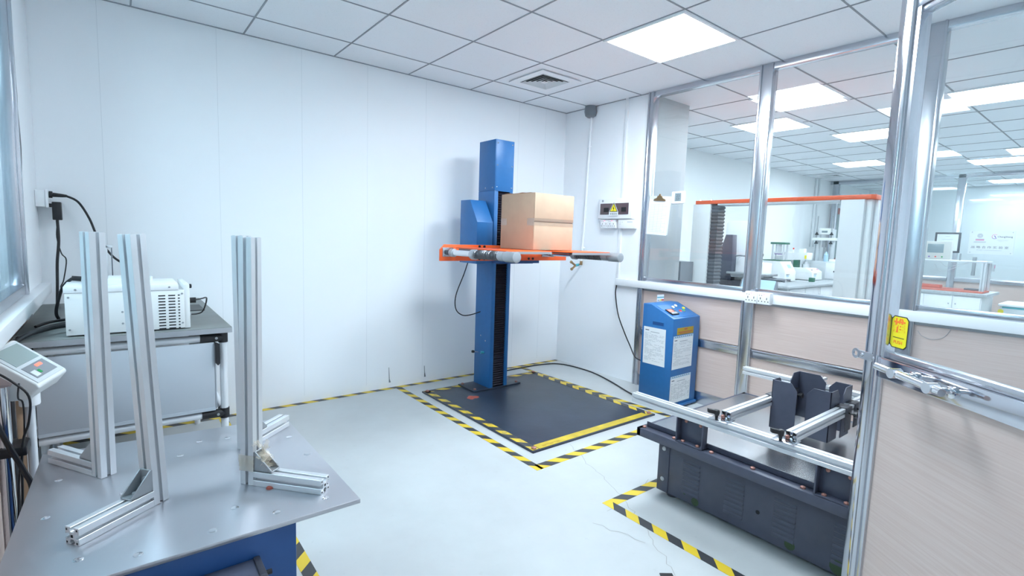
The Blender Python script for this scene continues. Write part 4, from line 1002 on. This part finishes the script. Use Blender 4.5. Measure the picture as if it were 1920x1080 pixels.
for i in range(nb):
    z = .88 + dz * i; O_, I_ = .004, .010
    rect = lambda e, z: [(.915 + e, -1.228 + e, z), (1.05 - e, -1.228 + e, z), (1.05 - e, -1.152, z), (.915 + e, -1.152, z)]
    rows = [rect(I_, z), rect(O_, z + dz * .25), rect(O_ - .003, z + dz * .5), rect(O_, z + dz * .78), rect(I_, z + dz * .999)]
    vs = [p for r_ in rows for p in r_]
    fs = [(k * 4 + j, k * 4 + (j + 1) % 4, k * 4 + 4 + (j + 1) % 4, k * 4 + 4 + j) for k in range(4) for j in range(4)]
    g._add(vs, fs)
obj('bellows', g, 'bellowsgrey', CP, smooth=50)
obj('lower_base', MB().box(.88, 1.25, -2.45, -1.0, 0, .60), 'cream', CP, .004)
obj('lower_base', MB().box(.95, 1.25, -2.28, -1.3, .60, .70), 'greyp', CP, .004)
# dark cabinet just behind the pier
t = obj('grey_cabinet', MB().box(.66, .88, -1.02, -.70, 0, 1.115), 'greyp', bevel=.004); tag(t, 'grey cabinet behind the glass to the left of the compression tester', 'cabinet')
# sample machine between the columns
SM = thing('peel_tester', 'white and dark grey test machine on a black base seen between the compression tester columns', 'test machine', (2.35, -.9, 0))
obj('base', MB().box(2.15, 2.50, -1.10, -.44, 0, .862), 'tank_d', SM, .006)
obj('panel_stand', MB().box(2.115, 2.155, -1.30, -.88, 0, .80), 'midgrey', SM, .003)
obj('side_fin', MB().prism([(-.505, .862), (-.71, .862), (-.712, 1.15), (-.697, 1.418), (-.61, 1.418), (-.514, 1.10)], ((2.2, 0, 0), Y, Z, X), 0, .10), 'tank', SM, .003)
obj('housing', MB().prism([(-.715, .87), (-1.06, .87), (-1.06, 1.09), (-.90, 1.10), (-.885, 1.17), (-.83, 1.175), (-.76, 1.14), (-.72, 1.06)], ((2.28, 0, 0), Y, Z, X), 0, .22), 'trunk', SM, .012, 3)
obj('back_panel', MB().prism([(-.43, .87), (-.72, .87), (-.72, 1.60), (-.47, 1.60), (-.43, 1.57)], ((2.52, 0, 0), Y, Z, X), 0, .03), 'panelw', SM, .004)
obj('slide_bed', MB().box(2.16, 2.42, -1.17, -.67, .945, .970).box(2.17, 2.41, -1.12, -.72, .925, .945), 'midgrey', SM, .003)
obj('slide_rod', MB().cyl((2.20, -1.34, .915), (2.20, -.72, .915), .012, 12).cyl((2.36, -1.34, .915), (2.36, -.72, .915), .012, 12).cyl((2.20, -1.36, .915), (2.20, -1.33, .915), .022, 14), 'chrome', SM)
obj('panel_wedge', MB().prism([(2.10, .80), (2.15, .80), (2.15, .90), (2.145, .90)], ((0, -1.30, 0), X, Z, Y), 0, .42), 'greyp', SM)
obj('touch_panel', MB().prism([(2.092, .80), (2.098, .80), (2.145, .905), (2.139, .905)], ((0, -1.28, 0), X, Z, Y), .0, .18).prism([(2.092, .80), (2.098, .80), (2.145, .905), (2.139, .905)], ((0, -1.28, 0), X, Z, Y), .20, .38), 'lightblue', SM)
obj('hose', MB().tube([(2.26, -.72, 1.16), (2.25, -.78, 1.17), (2.24, -.86, 1.17), (2.24, -.93, 1.22), (2.24, -.96, 1.30)], .008), 'greyp', SM)
obj('microphone', MB().lathe([(0, .012), (.02, .02), (.04, .02), (.05, .008)], (2.30, -1.02, 1.16), Z, 12).tube([(2.30, -1.02, 1.16), (2.29, -1.03, 1.10), (2.29, -.99, 1.0), (2.28, -.98, .96)], .004), 'black', SM)
# counter along the far left wall
ct = thing('lab_counter', 'white lab counter with a grey stone edge along the wall behind the glass', 'counter', (5.3, -.4, 0))
obj('worktop', MB().box(3.46, 7.2, -.86, .19, .715, .755), 'granite', ct, .012, 3)
obj('carcass', MB().box(3.62, 7.15, -.78, .19, 0, .715), 'cream', ct, .003)
for x in (3.66, 4.18, 4.72, 5.26, 5.80, 6.34): 
    dd = obj('door', MB().box(x, x + .50, -.80, -.781, .04, .70), 'trunk', ct, .003)
    obj('knob', MB().lathe([(0, .006), (.014, .010), (.018, .006)], (x + (.46 if int(x * 10) % 2 else .04), -.80, .60), -Y, 10), 'chrome', dd)
t = thing('stone_side_table', 'grey stone-faced stand at the end of the lab counter behind the glass', 'stand', (3.4, -.85, 0))
obj('stand_body', MB().box(3.05, 3.40, -.98, -.45, 0, .64), 'granite', t, .006)
obj('stand_top', MB().box(3.0, 3.44, -1.02, -.42, .64, .66), 'midgrey', t, .004)
# ring crush tester
R1 = thing('crush_tester', 'cream desktop tester with a green roofed press frame on top, on the lab counter', 'desktop tester', (4.42, -.3, .755))
x1_, x2_ = 4.235, 4.60
obj('housing', MB().prism([(-.12, .765), (-.47, .765), (-.465, .91), (-.375, 1.07), (-.12, 1.07)], ((x1_, 0, 0), Y, Z, X), 0, x2_ - x1_), 'cream', R1, .004)
obj('green_top', MB().box(x1_ - .002, x2_ + .002, -.38, -.115, 1.071, 1.084), 'green', R1, .002)
for x in (x1_ + .05, x2_ - .05):
    for y in (-.42, -.17): obj('foot', MB().cyl((x, y, .755), (x, y, .765), .018, 12), 'black', R1)
obj('press_roof', MB().box(4.36, 4.53, -.375, -.155, 1.325, 1.356), 'green', R1, .004)
for y in (-.35, -.185): 
    for x in (4.385, 4.505): obj('press_post', MB().cyl((x, y, 1.084), (x, y, 1.325), .014, 12), 'alu', R1)
obj('press_head', MB().cyl((4.44, -.268, 1.20), (4.44, -.268, 1.325), .03, 14).cyl((4.44, -.268, 1.084), (4.44, -.268, 1.15), .045, 16).box(4.38, 4.50, -.33, -.21, 1.18, 1.205), 'alu', R1)
obj('press_platen', MB().box(4.39, 4.49, -.325, -.215, 1.168, 1.18), 'violet', R1)
sv = Vector((0, .09, .16)).normalized(); FS1 = (Vector(((x1_ + x2_) / 2, -.465, .91)), X, sv, Vector((0, -sv.z, sv.y)))
obj('key_panel', MB().fbox(FS1, -.15, .13, .02, .16, .001, .002, 0).fbox(FS1, -.02, .09, .06, .12, .002, .003, 1).fbox(FS1, -.13, -.05, .06, .12, .002, .003, 2), ['trunk', 'lightblue', 'paper'], R1, smooth=0)
obj('printed_plate', MB().box(4.27, 4.38, -.4705, -.4695, .865, .872).box(4.28, 4.36, -.4705, -.4695, .835, .855, 1), ['inkdark', 'lightblue'], R1, smooth=0)
# burst tester
R2 = thing('burst_tester', 'cream desktop tester with an overhanging head and green column right of the green roofed one', 'desktop tester', (5.3, -.35, .755))
obj('housing', MB().prism([(.05, .765), (-.514, .765), (-.505, .895), (-.41, .955), (.05, .95)], ((5.10, 0, 0), Y, Z, X), 0, .40), 'cream', R2, .004)
obj('head', MB().prism([(.10, .95), (-.09, .95), (-.09, 1.07), (-.37, 1.085), (-.37, 1.20), (.10, 1.20)], ((5.2, 0, 0), Y, Z, X), 0, .22), 'cream', R2, .004)
obj('green_column', MB().box(5.21, 5.30, -.235, -.16, .95, 1.085), 'green', R2, .003)
obj('clamp', MB().lathe([(0, .05), (.06, .05), (.07, .03), (.10, .03), (.11, .012), (.13, .012)], (5.30, -.32, .95), Z, 16), 'alu', R2)
obj('lamp', MB().cyl((5.25, -.13, 1.20), (5.25, -.13, 1.25), .010, 10, m=1).cyl((5.25, -.13, 1.25), (5.25, -.13, 1.275), .012, 10), ['red', 'trunk'], R2)
obj('top_meter', MB().box(5.25, 5.34, -.30, -.22, 1.20, 1.265), 'trunk', R2, .004)
obj('yellow_label', MB().box(5.197, 5.199, -.365, -.335, 1.10, 1.16), 'yel', R2)
obj('buttons', MB().box(5.18, 5.22, -.47, -.455, .923, .932).box(5.42, 5.46, -.46, -.44, .928, .937, 1), ['inkdark', 'pinkred'], R2)
obj('printed_plate', MB().box(5.16, 5.27, -.5155, -.513, .86, .868).box(5.17, 5.25, -.5155, -.513, .825, .85, 1), ['inkdark', 'lightblue'], R2, smooth=0)
t = thing('green_pedal', 'small green block with a blue cloth between the two cream testers', 'pedal', (4.86, -.60, .755))
obj('block', MB().box(4.83, 4.90, -.64, -.57, .756, .82), 'green', t, .004)
# control box
R4 = thing('control_box', 'grey white control box at the end of the lab counter below the screw tester', 'control box', (5.95, -.5, .755))
obj('case', MB().box(5.75, 6.25, -.74, -.30, .757, 1.055), 'pale', R4, .005)
obj('panel', MB().box(5.745, 5.75, -.72, -.46, .78, 1.04, 0), 'trunk', R4, .003)
obj('dial', MB().lathe([(0, .016), (.01, .014)], (5.745, -.60, .90), -X, 12), 'black', R4)
# universal tester
R5 = thing('screw_tester', 'pale twin-screw tensile tester standing behind the control box', 'tensile tester', (6.5, -.17, .755))
obj('foot_base', MB().box(6.3, 6.7, -.36, .0, .757, 1.05), 'pale', R5, .005)
for y in (-.05, -.29):
    obj('column', MB().box(6.38, 6.46, y - .035, y + .035, 1.05, 1.62), 'pale', R5, .004)
    obj('screw', MB().cyl((6.34, y, 1.05), (6.34, y, 1.86), .009, 10), 'midgrey', R5)
    for z in (1.36, 1.52): obj('screw_nut', MB().lathe([(0, .03), (.012, .03), (.03, .014), (.05, .012)], (6.34, y, z), Z, 12), 'black', R5)
obj('crosshead', MB().box(6.33, 6.48, -.36, .02, 1.42, 1.47), 'cream', R5, .004)
obj('head_box', MB().box(6.36, 6.50, -.27, -.07, 1.53, 1.64, 0).box(6.355, 6.36, -.22, -.12, 1.56, 1.60, 1), ['cream', 'lcd'], R5, .003)
obj('load_cell', MB().box(6.36, 6.42, -.20, -.14, 1.30, 1.42).cyl((6.39, -.17, 1.10), (6.39, -.17, 1.30), .012, 10), 'midgrey', R5, .003)
t = obj('blue_bottle', MB().lathe([(0, .035), (.12, .035), (.14, .02), (.17, .012)], (6.0, -.36, 1.056), Z, 14), 'lightblue'); tag(t, 'light blue bottle on the control box', 'bottle')
t = obj('desk_calculator', MB().box(5.86, 5.98, -.56, -.46, 1.056, 1.10), 'trunk', bevel=.006); tag(t, 'small white device on top of the control box', 'device')
t = thing('analytical_balance', 'small white balance on the counter left of the green roofed tester', 'balance', (4.9, .02, 1.0))
t.location = (4.02, -.05, .755); ORG[t.name] = Vector(t.location)
obj('balance_body', MB().box(3.92, 4.12, -.17, .07, .757, 1.03), 'cream', t, .01)
obj('weighing_pan', MB().lathe([(0, .02), (.02, .02), (.022, .07), (.03, .07)], (4.02, -.05, 1.03), Z, 18), 'chrome', t)
# conduit and grey wall column
t = obj('wall_conduit', MB().tube([(6.70, .185, H), (6.70, .185, 1.3)], .012, 8, 1).tube([(6.86, .185, H), (6.86, .185, 1.3)], .018, 8, 1), 'pale'); tag(t, 'pair of thin pipes running down the wall behind the tensile tester', 'pipe')
t = obj('framed_notice', MB().box(7.70, 8.0, .185, .199, 2.16, 2.32), 'pale', bevel=.003); tag(t, 'small framed notice on the wall above the red-brown door', 'notice')
# beige touch-screen panel machine on the right counter
EC = thing('lab_counter', 'short white two-door lab counter with a granite top seen through the glass door', 'counter', (5.3, -2.2, 0))
obj('worktop', MB().box(4.93, 5.75, -2.63, -1.55, .735, .775), 'granite', EC, .008)
obj('carcass', MB().box(4.97, 5.70, -2.58, -1.58, 0, .735), 'cream', EC, .003)
for y0_, y1_, ky in ((-1.99, -1.60, -1.95), (-2.29, -2.00, -2.26), (-2.57, -2.30, -2.33)):
    dd = obj('door', MB().box(4.955, 4.97, y0_, y1_, .05, .72), 'trunk', EC, .003)
    obj('knob', MB().lathe([(0, .005), (.012, .009), (.016, .005)], (4.955, ky, .62), -X, 10), 'chrome', dd)
RG = thing('abrasion_rig', 'aluminium frame rig on a red base with a beige touch-screen panel, behind the door', 'test rig', (5.2, -2.2, .775))
obj('red_base', MB().box(5.02, 5.45, -2.57, -1.60, .775, .80), 'salmon', RG, .003)
obj('red_block', MB().box(5.20, 5.35, -2.10, -1.70, .80, .84), 'salmon', RG, .003)
for x, y in ((5.06, -2.55), (5.38, -2.55), (5.06, -1.68), (5.38, -1.68)):
    obj('frame_post', extrusion(MB(), (x, y, .80), (x, y, 1.165), .045, X, False), ['alu', 'hole'], RG)
obj('top_beam', MB().box(5.04, 5.40, -2.575, -1.65, 1.165, 1.19), 'alu', RG, .003)
pn = obj('control_panel', MB().box(5.18, 5.30, -2.175, -1.85, 1.191, 1.435), 'beige', RG, .005)
obj('touch_screen', MB().box(5.172, 5.18, -2.10, -1.925, 1.28, 1.40), 'lcd', pn, .003)
for y, c in ((-1.95, 'violet'), (-2.02, 'red'), (-2.09, 'greenb')): obj('button', MB().lathe([(0, .010), (.008, .009)], (5.18, y, 1.225), -X, 12), c, pn)
obj('gripper', MB().box(5.06, 5.10, -2.46, -2.43, 1.05, 1.165).cyl((5.08, -2.445, 1.0), (5.08, -2.445, 1.05), .02, 12).cyl((5.08, -2.30, 1.19), (5.08, -2.30, 1.28), .010, 10).cyl((5.08, -2.445, 1.19), (5.08, -2.445, 1.24), .022, 12), 'midgrey', RG, .002)
obj('end_display', MB().box(5.36, 5.42, -2.60, -2.574, 1.06, 1.15, 0).box(5.37, 5.41, -2.602, -2.60, 1.10, 1.14, 1), ['pale', 'pinkred'], RG)
obj('thin_wire', MB().tube([(5.1, -2.40, 1.17), (5.12, -2.25, 1.12), (5.15, -2.15, 1.10), (5.2, -2.08, 1.16)], .003).tube([(5.1, -2.40, 1.17), (5.12, -2.2, 1.06), (5.15, -2.1, 1.03), (5.2, -2.02, 1.12)], .003), 'pale', RG)
t = obj('dark_weights', MB().box(5.15, 5.25, -2.52, -2.36, .801, .825), 'greyp', bevel=.006); tag(t, 'row of dark weights on the red base of the test rig', 'weights')
ch = thing('storage_chest', 'low grey white chest with a teal stripe and yellow label beyond the glass door', 'chest', (5.9, -3.0, 0))
obj('chest_body', MB().box(5.55, 6.2, -3.6, -2.68, 0, .60), 'pale', ch, .006)
obj('lid', MB().box(5.53, 6.22, -3.62, -2.66, .602, .635), 'trunk', ch, .008)
obj('teal_stripe', MB().box(5.545, 5.55, -3.6, -2.70, .575, .598), 'cyan', ch)
obj('yellow_label', MB().lathe([(0, .03), (.002, .03)], (5.549, -2.69, .53), -X, 14), 'yel', ch)
# certificate and lab sign on the far partition
t = thing('framed_certificate', 'framed certificate with dark frame standing behind the beige panel', 'certificate', (7.40, -1.65, 1.30))
obj('frame', MB().box(7.38, 7.405, -1.86, -1.52, 1.28, 1.62), 'tank_d', t, .004)
obj('certificate_sheet', MB().box(7.376, 7.38, -1.83, -1.55, 1.31, 1.59, 0).box(7.3755, 7.376, -1.72, -1.66, 1.55, 1.555, 1).box(7.3755, 7.376, -1.76, -1.62, 1.50, 1.505, 1).box(7.3755, 7.376, -1.74, -1.68, 1.36, 1.40, 2), ['paper', 'ink', 'greenb'], t, smooth=0)
LS = thing('laboratory_sign', 'white laboratory sign board with logos and Chinese lettering on the far glass partition', 'sign', (7.44, -2.22, 1.27))
obj('board', MB().box(7.436, 7.446, -2.50, -1.955, 1.275, 1.655), 'paper', LS, .002)
def FL(y, z): return ((7.4355, y, z), -Y, Z)
for y in (-1.985, -2.47):
    for z in (1.30, 1.63): obj('stud', MB().lathe([(0, .007), (.003, .006)], (7.436, y, z), -X, 10), 'midgrey', LS)
g = MB()
for i in range(40):
    a0, a1 = 2 * math.pi * i / 40, 2 * math.pi * (i + 1) / 40
    for r0, r1 in ((.026, .034), (.010, .020)):
        g.prism([(r0 * math.cos(a0), r0 * math.sin(a0)), (r1 * math.cos(a0), r1 * math.sin(a0)), (r1 * math.cos(a1), r1 * math.sin(a1)), (r0 * math.cos(a1), r0 * math.sin(a1))], ((7.4355, -2.088, 1.574), -Y, Z, -X), 0, .0008)
obj('round_emblem', g, 'ink', LS, smooth=0)
obj('emblem_band', MB().box(7.4347, 7.4355, -2.142, -2.036, 1.495, 1.513, 0).box(7.4347, 7.4355, -2.142, -2.036, 1.516, 1.524, 1).box(7.4347, 7.4355, -2.165, -2.02, 1.474, 1.480, 1).box(7.4347, 7.4355, -2.165, -2.015, 1.462, 1.467, 1), ['pinkred', 'ink'], LS, smooth=0)
g = MB()
for i in range(30):
    a0 = math.radians(45 + 270 * i / 30); a1 = math.radians(45 + 270 * (i + 1) / 30); k = 0 if i < 18 else 1
    g.prism([(.031 * math.cos(a0), .031 * math.sin(a0)), (.038 * math.cos(a0), .038 * math.sin(a0)), (.038 * math.cos(a1), .038 * math.sin(a1)), (.031 * math.cos(a1), .031 * math.sin(a1))], ((7.4355, -2.265, 1.562), -Y, Z, -X), 0, .0008, k)
g.prism([(-.012, .018), (0, .018), (.020, -.022), (.008, -.022)], ((7.4355, -2.265, 1.562), -Y, Z, -X), 0, .0008, 1)
obj('letter_emblem', g, ['pinkred', 'violet'], LS, smooth=0)
text('sign_name', 'ChangSheng', .036, FL(-2.385, 1.560), 'inkdark', LS, bold=.0004)
text('sign_line', 'Packaging Testing Equipment', .012, FL(-2.36, 1.510), 'ink', LS)
text('sign_line', 'Guangdong Co., Ltd.', .012, FL(-2.36, 1.494), 'ink', LS)
text('sign_title', '\u6218 \u7565 \u5408 \u4f5c \u5b9e \u9a8c \u5ba4', .042, FL(-2.215, 1.385), 'inkdark', LS, sx=1.25)
text('sign_line', 'Strategic Cooperation Laboratory', .022, FL(-2.215, 1.342), 'ink', LS)
t = thing('warning_sign', 'small white diamond sign with a blue ring on the far partition beside the white column', 'sign', (7.44, -.63, 1.30))
FS6 = ((7.44, -.63, 1.30), -Y, Z, -X)
obj('sign_plate', MB().prism([(-.10, 0), (0, -.11), (.10, 0), (0, .11)], FS6, -.002, .002), 'paper', t)
g = MB()
for i in range(20):
    a0, a1 = 2 * math.pi * i / 20, 2 * math.pi * (i + 1) / 20
    g.prism([(.038 * math.cos(a0), .038 * math.sin(a0)), (.05 * math.cos(a0), .05 * math.sin(a0)), (.05 * math.cos(a1), .05 * math.sin(a1)), (.038 * math.cos(a1), .038 * math.sin(a1))], FS6, .002, .003)
g.prism([(-.03, .025), (-.022, .032), (.03, -.025), (.022, -.032)], FS6, .002, .003)
obj('blue_ring', g, 'violet', t, smooth=0)
t = thing('warning_sign', 'small yellow square sign below the diamond sign beside the white column', 'sign', (7.44, -.66, 1.12))
obj('sign_plate', MB().box(7.437, 7.441, -.715, -.605, 1.065, 1.175), 'beige', t)
obj('sign_field', MB().box(7.435, 7.437, -.695, -.625, 1.085, 1.155), 'ochre', t)
obj('sign_mark', MB().box(7.434, 7.435, -.68, -.64, 1.10, 1.14), 'rust', t)
t = obj('thin_wire', MB().tube([(-.004, -3.216, .886), (-.004, -3.218, .859), (-.004, -3.192, .815), (-.004, -3.143, .795), (-.004, -3.095, .807), (-.004, -3.072, .835)], .0012, 6), 'midgrey')
tag(t, 'thin loop of wire hanging below the white trunking behind the glass door', 'wire')
